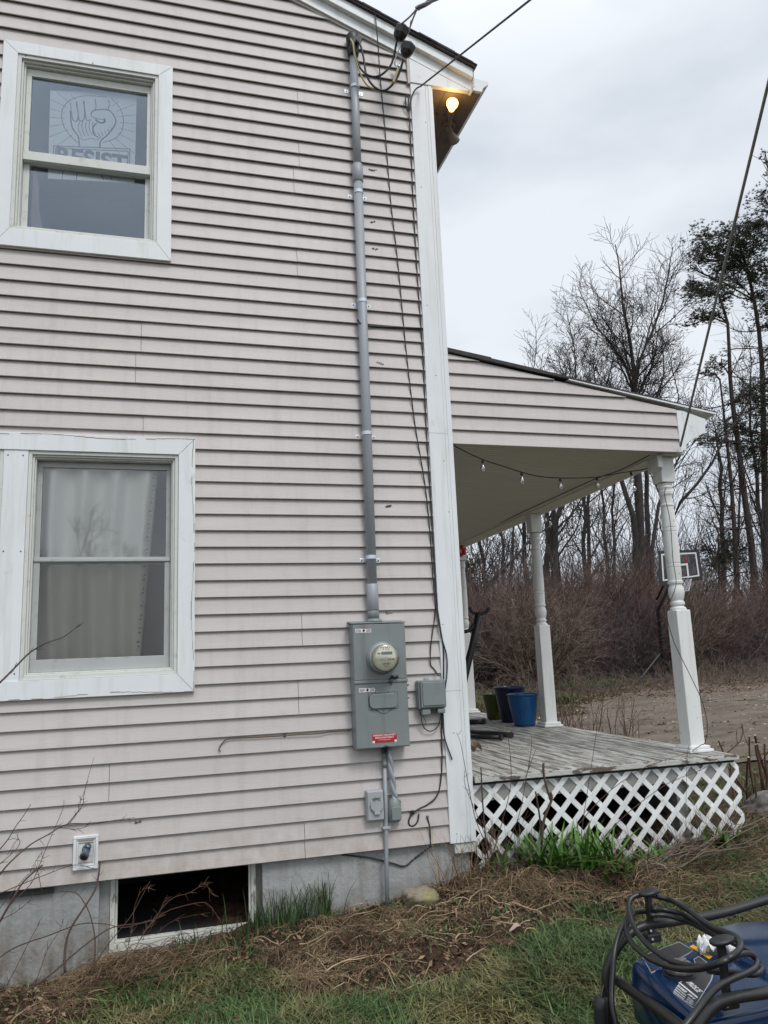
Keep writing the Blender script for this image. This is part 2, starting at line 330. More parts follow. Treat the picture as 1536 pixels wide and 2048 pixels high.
def wire(name,pts,r,m,label=None,cat=None,parent=None,sub=6,n=8,group=None):
    mb=MB().tube(spline(pts,sub) if sub else pts,r,n); o=mb.build(name,m,parent,smooth=True,origin=None if parent else pts[0])
    if label: tag(o,label,cat,group)
    return o
RNG=np.random.default_rng(7); random.seed(7)

# ------------------------------------------------------------------ terrain
GX=[-60,-8,-3,-2.66,-2.13,-1.3,-.58,-.1,.5,1,1.5,2,3,6,30,80]; GZ=[-1.4,-.66,-.50,-.48,-.42,-.35,-.335,-.235,-.27,-.25,-.20,-.13,-.09,-.03,.25,.5]
def vnoise(x,y,s,seed):
    """cheap smooth value noise"""
    x=np.asarray(x)*s; y=np.asarray(y)*s; xi=np.floor(x).astype(int); yi=np.floor(y).astype(int); fx=x-xi; fy=y-yi; fx=fx*fx*(3-2*fx); fy=fy*fy*(3-2*fy)
    def h(a,b):
        q=(a*374761393+b*668265263+seed*974711)&0xffffffff; q=((q^(q>>13))*1274126177)&0xffffffff; return ((q^(q>>16))&0xffff)/65535.
    return (h(xi,yi)*(1-fx)+h(xi+1,yi)*fx)*(1-fy)+(h(xi,yi+1)*(1-fx)+h(xi+1,yi+1)*fx)*fy
def bare(x,y):
    """dug over strip along the wall: 1 = soil and dead stalks"""
    x=np.asarray(x,float); y=np.asarray(y,float)
    edge=np.interp(x,[-4,-2.6,-2.3,-2.1,-1.75,-1.3,-1.,-.4,.2,.7,1.0,1.6,3.2],[-.9,-.85,-.62,-.48,-.46,-.80,-.98,-1.05,-.85,-.72,-.42,-.12,.1])+(.5-vnoise(x,y,3,3))*.4+(.5-vnoise(x,y,9,4))*.2
    q=np.clip((y-edge)/.12+.5,0,1); q*=np.clip((1.25-x)/.3,0,1)*np.clip((x+3.6)/.4,0,1)
    return q
def Hh(x,y):
    x=np.asarray(x,float); y=np.asarray(y,float); g=np.interp(x,GX,GZ)
    t=np.clip(-y/4.5,0,1); t=t*t*(3-2*t); z=g*(1-t)+(-.45+.012*x)*t
    z=z+.0125*np.clip(y,0,25)*np.clip((x-.5)/3,0,1)
    near=np.exp(-(np.abs(y)/6)**2)
    z=z+(vnoise(x,y,1.3,1)-.5)*.05*near+(vnoise(x,y,5,2)-.5)*.025*near
    b=bare(x,y); z=z+b*((vnoise(x,y,7,5)-.5)*.05+(vnoise(x,y,17,6)-.5)*.035+.015)
    z=z+.03*np.exp(-(((x-.35)/.35)**2+((y+.38)/.2)**2))-.07*np.exp(-(((x-.7)/.25)**2+((y+.45)/.13)**2))
    z=z+(vnoise(x,y,.3,8)-.5)*.25*np.clip((y-14)/10,0,1)
    return z
def graded(segs):
    o=[segs[0][0]]
    for a,b,n in segs: o+=list(np.linspace(a,b,n+1)[1:])
    return np.array(o)
gx=graded([(-400,-60,8),(-60,-5,22),(-5,-3,16),(-3,3.2,190),(3.2,8,60),(8,30,60),(30,80,20),(80,500,8)])
gy=graded([(-300,-20,8),(-20,-4,16),(-4,-2.2,30),(-2.2,.5,108),(.5,6,70),(6,30,70),(30,80,20),(80,600,10)])
XX,YY=np.meshgrid(gx,gy,indexing='ij'); ZZ=Hh(XX,YY); nx,ny=XX.shape
V=np.stack([XX,YY,ZZ],-1).reshape(-1,3); ii,jj=np.meshgrid(np.arange(nx-1),np.arange(ny-1),indexing='ij'); a=(ii*ny+jj).ravel()
F=np.stack([a,a+ny,a+ny+1,a+1],-1)
gr=fast_mesh('ground',V,F,M['ground'],smooth=True); tag(gr,'uneven lawn ground with a dug over strip of brown soil along the house','ground',kind='structure')
at=gr.data.attributes.new('bare','FLOAT','POINT'); at.data.foreach_set('value',bare(XX,YY).astype(np.float32).ravel())
# driveway sheet
dx=np.linspace(2.4,40,190); dy=np.linspace(1.2,20,150); XX,YY=np.meshgrid(dx,dy,indexing='ij')
nz=(vnoise(XX,YY,.8,11)-.5)*1.4+(vnoise(XX,YY,3,12)-.5)*.5
far=np.interp(XX,[2,6,9,13,40],[6.,8.5,12.5,15,24])
ins=(XX>3.0+nz*.5)&(YY>1.9+nz*.4)&(YY<far+nz)
ZZ=Hh(XX,YY)+.006+(np.sin(YY*9+XX*1.2+vnoise(XX,YY,1.,77)*5)*.010+(vnoise(XX,YY,6,78)-.5)*.03)+.008; nx,ny=XX.shape
V=np.stack([XX,YY,ZZ],-1).reshape(-1,3); ii,jj=np.meshgrid(np.arange(nx-1),np.arange(ny-1),indexing='ij'); sel=ins[:-1,:-1]&ins[1:,1:]; a=(ii*ny+jj)[sel]
F=np.stack([a,a+ny,a+ny+1,a+1],-1)
tag(fast_mesh('driveway',V,F,M['gravel'],smooth=True),'rutted bare dirt driveway beyond the porch','driveway',kind='structure')

# ------------------------------------------------------------------ house
E_=.1016
house=thing('house','two storey house with pinkish grey vinyl siding and white trim','house',(-2,0,-.4))
rake=lambda x:5.405-.39*x
UW=dict(o=(-2.88,-1.845,3.665,5.075),i=(-2.794,-1.935,3.78,4.993))
LW=dict(o=(-3.75,-1.690,.976,2.497),i=(-3.65,-1.788,1.08,2.393))
holes=[UW['i'],LW['i']]
def clip(poly,a,b,c):
    o=[]
    for i in range(len(poly)):
        p,q=poly[i],poly[(i+1)%len(poly)]; fp=a*p[0]+b*p[1]+c; fq=a*q[0]+b*q[1]+c
        if fp>=0: o.append(p)
        if fp*fq<0: t=fp/(fp-fq); o.append((p[0]+(q[0]-p[0])*t,p[1]+(q[1]-p[1])*t))
    return o
YB,YT=-.024,-.004
def courses(mb,X0,X1,z0,n,seams,holes,topline,ybase=0.,e=E_):
    for k in range(n):
        za,zb=z0+k*e,z0+(k+1)*e
        xs=[X0,X1]+[s for s in seams(k) if X0<s<X1]
        for h in holes:
            if h[2]<zb and h[3]>za: xs+=[h[0],h[1]]
        xs=sorted(set(x for x in xs if X0<=x<=X1))
        wob=(random.random()-.5)*.0014
        for xa,xb in zip(xs[:-1],xs[1:]):
            zr=[(za,zb)]
            for h in holes:
                if xa>=h[0]-1e-6 and xb<=h[1]+1e-6 and h[2]<zb and h[3]>za:
                    zr=[r for r in ((za,h[2]),(h[3],zb)) if r[1]-r[0]>1e-4]
            sm=[s for s in seams(k)]
            ga=.0024 if xa in sm else 0; jo=-.0014 if (xa in sm) else 0
            for (a,b) in zr:
                P=[(xa+ga,a),(xb,a),(xb,b),(xa+ga,b)]
                if topline: P=clip(P,topline[0],topline[1],topline[2])
                if len(P)<3: continue
                yy=lambda z:ybase+YB+wob+jo+(YT-YB)*(z-za)/e
                mb.add([(x,yy(z),z) for x,z in P],[tuple(range(len(P)))])
                if a==za:
                    y0=yy(za); xl=min(p[0] for p in P if abs(p[1]-za)<1e-5) if any(abs(p[1]-za)<1e-5 for p in P) else None
                    if xl is not None:
                        xr=max(p[0] for p in P if abs(p[1]-za)<1e-5)
                        # rolled lip: short vertical nose, then return into the dark lock
                        mb.add([(xl,y0,za),(xr,y0,za),(xr,y0+.003,za-.0035),(xl,y0+.003,za-.0035)],[(3,2,1,0)])
                        mb.add([(xl,y0+.003,za-.0035),(xr,y0+.003,za-.0035),(xr,ybase-.0005,za+.009),(xl,ybase-.0005,za+.009)],[(3,2,1,0)])
SE={}
def seams(k):
    q=k//2; h=(q*2654435761)&0xffff
    L=SE.setdefault(q,[[-1.02+.0*q],[ -1.10],[-2.1],[],[-1.02,-6]][q%5] if q>1 else [-1.06])
    return L
SE.update({0:[-1.06],1:[],2:[-2.15],4:[-1.08],9:[],12:[-2.0],15:[-2.02],17:[],18:[-1.03],22:[-1.0],23:[],24:[-1.02]})
SE.update({q:[] for q in (3,5,6,7,8,10,11,13,14,16,19,20,21,25,26,27)}); SE[6]=[-1.05]; SE[14]=[-2.05]; SE[18]=[-1.03]; SE[21]=[-1.04]; SE[24]=[-1.0]
mb=MB(); courses(mb,-5.2,-.155,0,60,seams,holes,(-.39,-1,5.42)); mb.build('siding',M['siding'],house)
# sheathing with openings
def panel_holes(mb,x0,x1,z0,z1,y0,y1,hs):
    xs=sorted(set([x0,x1]+[v for h in hs for v in h[:2] if x0<v<x1])); zs=sorted(set([z0,z1]+[v for h in hs for v in h[2:] if z0<v<z1]))
    for a,b in zip(xs[:-1],xs[1:]):
        for c,d in zip(zs[:-1],zs[1:]):
            mx_,mz=(a+b)/2,(c+d)/2
            if any(h[0]<mx_<h[1] and h[2]<mz<h[3] for h in hs): continue
            mb.box(a,b,y0,y1,c,d)
mb=MB(); panel_holes(mb,-5.2,-.004,.012,5.25,.002,.14,holes)
mb.xz([(-5.2,5.2505),(-.004,5.2505),(-.004,5.40),(-5.2,7.42)],.003,.14); mb.box(-.15,-.003,.14,7,.012,5.25)
mb.build('wall',M['siding'],house)
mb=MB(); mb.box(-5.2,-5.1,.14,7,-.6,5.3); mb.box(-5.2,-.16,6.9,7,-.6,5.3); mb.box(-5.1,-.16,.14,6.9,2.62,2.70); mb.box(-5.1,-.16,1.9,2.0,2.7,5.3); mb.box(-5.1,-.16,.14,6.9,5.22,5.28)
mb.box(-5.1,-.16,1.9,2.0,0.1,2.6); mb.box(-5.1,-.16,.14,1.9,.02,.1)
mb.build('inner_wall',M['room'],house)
# foundation with basement opening
BO=(-2.19,-1.302,-.47,.004)
mb=MB(); panel_holes(mb,-5.2,-.02,-1.2,.004,.022,.24,[BO]); mb.box(-.25,-.021,.24,7,-1.2,.003)
fo=mb.build('foundation',M['found'],house)
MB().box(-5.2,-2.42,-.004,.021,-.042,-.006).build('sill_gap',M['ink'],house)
mb=MB(); mb.box(-2.6,-1.0,.243,1.4,-.9,-.372); mb.box(-2.6,-1.0,1.4,1.5,-1.2,.0); mb.box(-2.6,-2.5,.24,1.4,-1.2,.0); mb.box(-1.1,-1.0,.24,1.4,-1.2,0.); mb.box(-2.6,-1.0,.24,1.5,-.01,.01); mb.build('basement_recess',M['dark'],house)
# corner board
mb=MB(); mb.box(-.160,0,-.030,.0,-.012,5.27); mb.box(0,.012,-.026,.13,-.012,5.27); mb.box(-.045,-.041,-.0325,-.029,-.01,5.268); mb.box(-.024,-.0005,-.0335,-.029,-.011,5.269)
mb.build('corner_board',M['white'],house,bevel=.002)
MB().box(-.13,.02,-.018,.12,-.075,-.013).build('corner_block',M['peel'],house,bevel=.003)
# rake: frieze, upper fascia, J trim, shingles
def band(mb,xa,xb,lo,hi,y0,y1,s=-.39): mb.xz([(xa,lo+s*xa),(xb,lo+s*xb),(xb,hi+s*xb),(xa,hi+s*xa)],y0,y1)
mb=MB(); band(mb,-5.3,-.165,5.390,5.412,-.024,0); mb.build('rake_trim',M['beige'],house)
mb=MB(); band(mb,-5.3,.33,5.409,5.512,-.040,0.01); mb.xz([(-.160,5.272),(.297,5.287),(.33,5.295),(.33,5.279),(-.160,5.4705)],-.038,.0) if False else mb.xz([(-.162,5.272),(.30,5.281),(.33,5.30),(-.162,5.4700)],-.037,.0)
mb.build('frieze_board',M['white'],house,bevel=.0015)
mb=MB(); band(mb,-5.3,.325,5.494,5.572,-.078,0.02); mb.build('rake_board',M['white'],house,bevel=.003)
mb=MB(); mb.box(-.180,-.163,-.036,0,5.262,5.47); mb.build('corner_trim',M['beige'],house)
mb=MB(); mb.box(.3305,.334,-.075,.01,5.30,5.448); mb.build('rake_end_cap',M['white'],house)
mb=MB()
band(mb,-5.3,.345,5.574,5.590,-.100,7.1)
x=-5.3; i=0
while x<.34:
    x2=min(x+.14,.352); j=.004*math.sin(i*1.7)+.003*random.random()
    band(mb,x,x2,5.5905,5.603+j,-.106-.008*random.random(),7.1); x=x2+.0005; i+=1
mb.xz([(-5.3,7.65),(-5.3,7.67),(-12,5.03),(-12,5.0)],-.1,7.1)
mb.build('roof',M['shingle'],house)
mb=MB(); mb.xz([(-.15,5.474),(-5.2,7.45),(-5.2,5.26),(-.15,5.26)],6.9,7.0); mb.build('rear_gable',M['siding'],house)
# eave: soffit, fascia, gutter edge
mb=MB(); mb.box(.012,.405,-.002,7.1,5.288,5.30)
for q in (.135,.265): mb.box(q,q+.006,-.0005,7.1,5.284,5.2895)
so_=mb.build('soffit',M['soffit'],house)
mb=MB(); mb.xz([(.336,5.30),(.412,5.300),(.425,5.335),(.470,5.372),(.470,5.398),(.336,5.410)],-.028,7.1); mb.build('gutter',M['white'],house,bevel=.002)

def miter(mb,o,i,y0,y1,g=.0012,face=None):
    """mitred casing from outer to inner rectangle"""
    (a,b,c,d),(e,f,h,k)=o,i
    for P in ([(a,c),(b,c),(f,h),(e,h)],[(b,c),(b,d),(f,k),(f,h)],[(b,d),(a,d),(e,k),(f,k)],[(a,d),(a,c),(e,h),(e,k)]):
        cx=sum(p[0] for p in P)/4; cz=sum(p[1] for p in P)/4
        L=max(abs(P[0][0]-P[1][0]),abs(P[0][1]-P[1][1]))
        Q=[(cx+(x-cx)*(1-g/L*2),cz+(z-cz)*(1-g/L*2)) for x,z in P]
        mb.xz(Q,y0,y1)
def rectframe(mb,o,t,y0,y1,bt=None,tt=None):
    a,b,c,d=o; bt=t if bt is None else bt; tt=t if tt is None else tt
    mb.box(a,b,y0,y1,c,c+bt); mb.box(a,b,y0,y1,d-tt,d); mb.box(a,a+t,y0,y1,c+bt,d-tt); mb.box(b-t,b,y0,y1,c+bt,d-tt)
# upper window
wu=MB(); miter(wu,UW['o'],UW['i'],-.040,-.008); wu=wu.build('window',M['white'],house,bevel=.0015)
mb=MB(); a,b,c,d=UW['i']; rectframe(mb,(a,b,c,d),.022,-.030,.13); rectframe(mb,(a+.0225,b-.0225,c+.0225,d-.0225),.012,-.012,.128); rectframe(mb,(a+.035,b-.035,c+.035,d-.035),.010,.006,.126); mb.build('frame',M['white2'],wu,bevel=.0015)
mb=MB(); rectframe(mb,(-2.748,-1.976,4.318,4.946),.030,.030,.058,.036,.05); mb.build('upper_sash',M['white2'],wu,bevel=.002)
mb=MB(); rectframe(mb,(-2.748,-1.976,3.795,4.350),.036,.062,.092,.03,.06); mb.box(-2.748,-1.976,.020,.060,4.292,4.352); mb.build('lower_sash',M['white2'],wu,bevel=.002)
MB().box(-2.72,-2.0,.046,.050,4.35,4.90).build('pane',M['pane'],wu)
MB().box(-2.72,-2.0,.078,.082,3.82,4.30).build('pane',M['pane'],wu)
# lower twin window
wl=MB(); o_,i_=LW['o'],LW['i']; miter(wl,o_,i_,-.040,-.008); wl=wl.build('window',M['white'],house,bevel=.0015)
mb=MB(); mb.box(-2.762,-2.632,-.034,.10,1.08,2.392); mb.build('mullion',M['white'],wl,bevel=.0015)
nb=MB(); rn=random.Random(4)
for (x,z) in [(-2.74,2.36),(-2.66,2.36),(-2.74,1.80),(-2.65,1.80),(-2.735,1.13),(-2.655,1.12)]: nb.lathe((x,-.034,z),[(.0045,0),(.0045,.001)],8,axis=(0,-1,0))
nb.build('nail_head',M['ink'],wl)
nb=MB()
for k in range(9): nb.lathe((-.09+rn.uniform(-.05,.05),-.030,.2+k*.58+rn.uniform(-.2,.2)),[(.0035,0),(.0035,.001)],8,axis=(0,-1,0))
for z in (.9,2.6): nb.box(-.158,-.026,-.0306,-.030,z,z+.0012)
nb.build('trim_nails',M['ink'],house)
nb=MB(); nb.xz([(-2.352,4.998),(-2.344,4.998),(-2.346,5.012)],-.0408,-.0398); nb.lathe((-2.75,-.030,4.985),[(.004,0),(.004,.001)],8,axis=(0,-1,0)); nb.build('nail_head',M['ink'],wu)
# rough caulk line left on the casing
mb=MB(); rnd=random.Random(3)
def caulk(p0,p1,nrm):
    n=26
    for k in range(n):
        if rnd.random()<.18: continue
        t0,t1=k/n,(k+.97)/n; o0=.010+.008*math.sin(k*.45); w_=.0018+.003*rnd.random()
        ax=[p0[0]+(p1[0]-p0[0])*t0+nrm[0]*o0,p0[1]+(p1[1]-p0[1])*t0+nrm[1]*o0]; bx=[p0[0]+(p1[0]-p0[0])*t1+nrm[0]*o0,p0[1]+(p1[1]-p0[1])*t1+nrm[1]*o0]
        mb.xz([(ax[0],ax[1]),(bx[0],bx[1]),(bx[0]+nrm[0]*w_,bx[1]+nrm[1]*w_),(ax[0]+nrm[0]*w_,ax[1]+nrm[1]*w_)],-.0415,-.0395)
caulk((-3.2,2.497),(-1.69,2.497),(0,-1)); caulk((-1.69,2.49),(-1.69,.98),(-1,0)); caulk((-3.2,.976),(-1.69,.976),(0,1))
mb.build('caulk_line',mat('old_caulk',(.36,.31,.24),.9,var=.3,vscale=20),wl)
for (a,b) in ((-2.631,-1.789),(-3.65,-2.763)):
    c,d=1.081,2.392
    mb=MB(); rectframe(mb,(a,b,c,d),.020,-.028,.13); rectframe(mb,(a+.0205,b-.0205,c+.0205,d-.0205),.011,-.014,.128); rectframe(mb,(a+.032,b-.032,c+.032,d-.032),.008,.0,.126); mb.build('frame',M['white2'],wl,bevel=.0015)
    mb=MB(); rectframe(mb,(a+.041,b-.041,1.735,2.35),.028,.052,.078,.03,.035); mb.build('upper_sash',M['sash'],wl,bevel=.002)
    mb=MB(); rectframe(mb,(a+.041,b-.041,1.122,1.775),.034,.030,.051,.07,.032); mb.box(a+.042,b-.042,.022,.03,1.748,1.764); mb.build('lower_sash',M['sash'],wl,bevel=.002)
    MB().box(a+.06,b-.06,.064,.068,1.76,2.33).build('pane',M['pane2'],wl)
    MB().box(a+.07,b-.07,.040,.044,1.18,1.75).build('pane',M['screen'],wl)
# basement window
mb=MB(); mb.box(-2.24,-2.195,.022,.16,-.47,.0035) ; rectframe(mb,(-2.135,-1.335,-.40,.003),.026,.075,.13,.04,.02); rectframe(mb,(-2.108,-1.362,-.358,-.018),.012,.088,.12)
mb.v=mb.v[8:]; mb.f=[tuple(i-8 for i in f) for f in mb.f[6:]]
bw=mb.build('window',M['peel'],house,bevel=.002)
mb=MB(); mb.box(-2.2,-2.137,.076,.14,-.45,.003); mb.box(-1.333,-1.302,.10,.14,-.45,.003); mb.box(-2.2,-1.302,.06,.14,-.47,-.402); mb.build('jamb',M['found'],bw)
# inside curtains and poster
def curtain(name,x0,x1,z0,z1,y,m,folds,label,lean=0.,n=60,taper=0.):
    V=[];F=[]
    nz_=24
    for i in range(n+1):
        for j in range(nz_+1):
            u=i/n; v=j/nz_; xa=x0; xb=x1-(1-v)*taper; x=xa+(xb-xa)*u; V.append((x,y+.038*math.sin(u*folds*6.28+1.5*math.sin(v*2.3)+u*2)+.007*math.sin(u*folds*13+v*5+2*math.sin(v*3)),z0+(z1-z0)*v))
    for i in range(n):
        for j in range(nz_): a=i*(nz_+1)+j; F.append((a,a+nz_+1,a+nz_+2,a+1))
    o=link_mesh(name,V,F,m,None,True,origin=((x0+x1)/2,y,z0)); s=o.modifiers.new('thick','SOLIDIFY'); s.thickness=.002
    return tag(o,label,'curtain')
curtain('curtain',-2.60,-1.905,1.11,2.37,.135,M['curtain'],3.6,'off white sheer curtain hanging behind the lower window',taper=.095)
curtain('curtain',-3.6,-2.8,1.11,2.37,.165,M['curtain'],5,'off white curtain behind the cut off window left of the white mullion')
mb=MB(); mb.v=[]; z=1.2
lace=MB(); r2=random.Random(5)
for k in range(46):
    z=1.14+k*.0262; v=(z-1.11)/1.26; xe=-1.905-(1-v)*.095
    if 1.2<z<2.28 and k%3: lace.xz([(xe-.034+.010*math.sin(k*1.9),z),(xe-.020,z+.013),(xe-.010,z+.004+.004*math.sin(k))],.084,.085)
lc=[o for o in COL.objects if o.name=='curtain'][0]; lace.build('lace_edge',mat('lace_holes',(.16,.15,.15),.9),lc)
mb=MB(); mb.prism([(-2.70,.125,3.81),(-2.62,.125,3.83),(-2.655,.125,4.02),(-2.665,.125,4.2),(-2.70,.125,4.4)],(0,.01,0)); mb.prism([(-2.70,.1255,3.80),(-2.42,.1255,3.803),(-2.45,.1255,3.818),(-2.70,.1255,3.835)],(0,.01,0))
tag(mb.build('curtain',M['pinkcurtain'],origin=(-2.7,.125,3.8)),'sliver of dusty pink curtain in the corner of the upper window','curtain')
# poster: raised fist line drawing
po=thing('poster','paper protest poster with raised fist drawing taped inside the upper window','poster',(-2.35,.1,4.1))
def pp(px,py): x,_,z=W(px/3.84,60+py/3.84,.1); return (x,z)
SH=[pp(368,1140),pp(1033,1175),pp(1050,495),pp(386,462)]
MB().xz(SH,.1005,.1015).build('sheet',M['paper'],po)
dr=MB()
def stroke(pts,wd=.0028,sub=4):
    P=spline([(x,.0995,z) for x,z in pts],sub) if len(pts)>2 and sub else [Vector((x,.0995,z)) for x,z in pts]
    for p,q in zip(P[:-1],P[1:]):
        d=(q-p); 
        if d.length<1e-6: continue
        n_=Vector((-d.z,0,d.x)).normalized()*wd; e=d.normalized()*wd*.5
        dr.add([p-n_-e,q-n_+e,q+n_+e,p+n_-e],[(0,1,2,3)])
PX,PZ=pp(710,695)
stroke([pp(*q) for q in [(600,870),(520,790),(478,700),(480,610),(530,545),(610,512),(700,505),(820,515)]],.0022)
stroke([pp(*q) for q in [(850,520),(915,590),(945,670),(940,760),(890,830),(790,865)]],.0022)
stroke([pp(*q) for q in [(540,560),(550,640),(560,690),(590,700),(600,650),(585,555)]]); stroke([pp(*q) for q in [(590,550),(600,640),(610,695),(640,692),(650,640),(640,545)]])
stroke([pp(*q) for q in [(645,545),(655,640),(665,692),(700,690)]]); stroke([pp(*q) for q in [(730,530),(737,580),(735,612)]]); stroke([pp(*q) for q in [(835,535),(840,575),(830,610)]])
stroke([pp(*q) for q in [(700,640),(720,618),(770,612),(830,615),(870,650),(890,700),(870,750),(820,810),(775,850),(765,900)]],.004)
stroke([pp(*q) for q in [(700,640),(705,665),(740,680),(800,690)]],.0024); stroke([pp(*q) for q in [(735,690),(770,712),(803,705),(802,680)]],.006)
stroke([pp(*q) for q in [(540,620),(545,700),(560,760),(600,820),(610,895)]],.0042); stroke([pp(*q) for q in [(740,715),(715,750),(720,800),(755,825)]],.004)
for k in range(5): stroke([pp(610+k*26,705),pp(600+k*28,750),pp(625+k*27,820-4*k)],.0018,3)
for k in range(5): stroke([pp(770+k*22,828-k*14),pp(755+k*24,790-k*10)],.0018,0)
stroke([pp(*q) for q in [(610,830),(650,845),(700,830),(740,845),(770,830)]],.0018)
for k in range(26):
    an=k/26*6.283+.08; 
    if 4.1<an<5.3: continue
    c_=math.cos(an); s_=math.sin(an); r1,r3=.172,.34
    xa,za=PX+c_*r1,PZ+s_*r1; xb,zb=PX+c_*r3,PZ+s_*r3
    t=1.
    for lim,cc,bb in ((SH[3][0]+.006,PX,c_),(SH[1][0]-.006,PX,c_)):
        if (bb<0 and lim<cc) or (bb>0 and lim>cc): t=min(t,((lim-cc)/bb-r1)/(r3-r1))
    if s_>0: t=min(t,((SH[3][1]-.01-PZ)/s_-r1)/(r3-r1))
    elif s_<0: t=min(t,((pp(415,893)[1]+.01-PZ)/s_-r1)/(r3-r1))
    if t>.1: stroke([(xa,za),(xa+(xb-xa)*t,za+(zb-za)*t)],.0012,0)
for q in ([(412,890),(998,915),(990,1105),(405,1055)],[(428,908),(985,932),(975,1088),(420,1040)]):
    for k in range(4): stroke([pp(*q[k]),pp(*q[(k+1)%4])],.003,0)
for x in (485,595,770,835): stroke([pp(x,1085),pp(x+(25 if x>700 else -10),1150)],.002,0)
dr.build('drawing',M['inkgrey'],po)
a_=pp(702,1000); text('RESIST',.165,M['inkgrey'],po,(a_[0],.0992,a_[1]),(1,0,0),(0,0,1),bold=.005,sx=.93)

# ------------------------------------------------------------------ electrical gear
pb=thing('electric_panel','grey meter and breaker cabinet with round glass meter and red sticker on siding','electrical panel',(-.59,0,.58))
Y0=-.115
mb=MB(); mb.box(-.755,-.418,Y0,-.002,.592,1.335); mb.box(-.772,-.758,-.105,-.003,.60,1.33) if False else None
mb.build('cabinet',M['steel'],pb,bevel=.004)
mb=MB(); mb.prism([(-.765,-.122,1.336),(-.412,-.122,1.336),(-.412,-.0025,1.352),(-.765,-.0025,1.352)],(0,0,.006)); mb.build('rain_lid',M['steel'],pb,bevel=.001)
mb=MB(); mb.box(-.752,-.421,Y0-.004,Y0-.0003,.997,1.330); mb.build('upper_cover',M['steel'],pb,bevel=.002)
mb=MB(); mb.box(-.752,-.421,Y0-.004,Y0-.0003,.598,.972); mb.build('lower_cover',M['steel'],pb,bevel=.002)
mb=MB(); mb.box(-.756,-.415,Y0-.010,Y0-.0003,.975,.993); mb.build('divider_rail',M['steel'],pb,bevel=.003)
# meter (centre px 755,1318)
mc=W(753,1320,-.13); mcx,mcz=-.575,1.125
me_=MB().lathe((mcx,Y0-.004,mcz),[(.098,0),(.098,.012),(.090,.020),(.086,.022)],40,axis=(0,-1,0)).build('meter',M['steel'],pb,smooth=False,bevel=0)
MB().lathe((mcx,Y0-.027,mcz),[(.086,0),(.088,.004),(.088,.018),(.083,.020)],40,axis=(0,-1,0)).build('collar',M['lite'],me_,smooth=True)
MB().lathe((mcx,Y0-.047,mcz),[(.080,0),(.080,.030),(.076,.036),(.0755,.0365)],40,axis=(0,-1,0)).build('face',M['glassmeter'],me_,smooth=False)
gd=MB(); gd.lathe((mcx,Y0-.047,mcz),[(.0825,0),(.0825,.05),(.079,.062),(.070,.068),(.035,.071),(.001,.072)],40,axis=(0,-1,0),cap=False); gd.build('glass_dome',M['dome'],me_,smooth=True)
yf=Y0-.0842
mb=MB(); mb.box(mcx-.026,mcx+.044,yf-.001,yf,mcz+.018,mcz+.036); mb.build('display',M['lcd'],me_)
mb=MB(); rr=random.Random(9)
def dash(x0,x1,z,h,y,jit=.25):
    x=x0
    while x<x1:
        w_=h*(.35+.6*rr.random()); 
        if rr.random()>jit: mb.box(x,min(x+w_,x1),y-.0008,y,z,z+h)
        x+=w_+h*.25
dash(mcx-.03,mcx+.03,mcz+.058,.004,yf); dash(mcx-.022,mcx+.024,mcz+.048,.005,yf); mb.box(mcx-.05,mcx-.032,yf-.0008,yf,mcz+.022,mcz+.030)
dash(mcx-.045,mcx-.005,mcz-.016,.006,yf,.5); dash(mcx+.018,mcx+.055,mcz-.014,.007,yf,.4); dash(mcx-.025,mcx+.03,mcz-.036,.004,yf); dash(mcx-.018,mcx+.03,mcz-.043,.003,yf); dash(mcx-.012,mcx+.022,mcz-.052,.003,yf)
mb.build('face_print',M['ink'],me_)
# breaker window
def rrect(cx,cz,w_,h,r,n=6):
    P=[]
    for sx,sz,a0 in ((1,1,0),(-1,1,90),(-1,-1,180),(1,-1,270)):
        for k in range(n+1):
            an=R(a0+90*k/n); P.append((cx+sx*(w_/2-r)+r*math.cos(an),cz+sz*(h/2-r)+r*math.sin(an)))
    return P
mb=MB(); mb.xz(rrect(-.578,.868,.186,.102,.004),Y0-.0052,Y0-.0042); mb.xz([(-.628,.8165),(-.528,.8165),(-.543,.804),(-.562,.793),(-.590,.793),(-.612,.804)],Y0-.0053,Y0-.0042); mb.xz(rrect(-.578,.868,.183,.092,.032),Y0-.0075,Y0-.0064); mb.build('door_gap_shadow',M['ink'],pb)  # ink layers painted in as the shadow line around plate and door
mb=MB(); mb.xz(rrect(-.578,.868,.182,.098,.004),Y0-.0065,Y0-.004); mb.xz([(-.625,.822),(-.531,.822),(-.545,.806),(-.562,.795),(-.590,.795),(-.610,.806)],Y0-.007,Y0-.004); mb.build('breaker_plate',M['steel'],pb,bevel=.001)
mb=MB(); mb.xz(rrect(-.578,.868,.178,.088,.030),Y0-.019,Y0-.0068); mb.build('breaker_door',M['steel'],pb,bevel=.004)
mb=MB(); mb.box(-.625,-.612,Y0-.014,Y0-.004,.914,.926); mb.box(-.545,-.532,Y0-.014,Y0-.004,.914,.926); mb.box(-.62,-.535,Y0-.009,Y0-.004,.918,.922); mb.build('hinge',M['steel'],pb,bevel=.002)
mb=MB(); mb.tube([(-.578,Y0-.0075,.812),(-.578,Y0-.0075,.800)],.002,6); mb.build('arrow_mark',M['ink'],pb)
st=MB().box(-.655,-.502,Y0-.0052,Y0-.0042,.624,.676).build('red_sticker',M['red'],pb)
text('EMERGENCY DISCONNECT',.0128,M['stk'],st,(-.5785,Y0-.0053,.667),(1,0,0),(0,0,1),bold=.0003,sx=.9)
text('SERVICE DISCONNECT',.0128,M['stk'],st,(-.5785,Y0-.0053,.653),(1,0,0),(0,0,1),bold=.0003,sx=.9)
text('NOT SERVICE EQUIPMENT',.0075,M['stk'],st,(-.5785,Y0-.0053,.640),(1,0,0),(0,0,1),sx=.9)
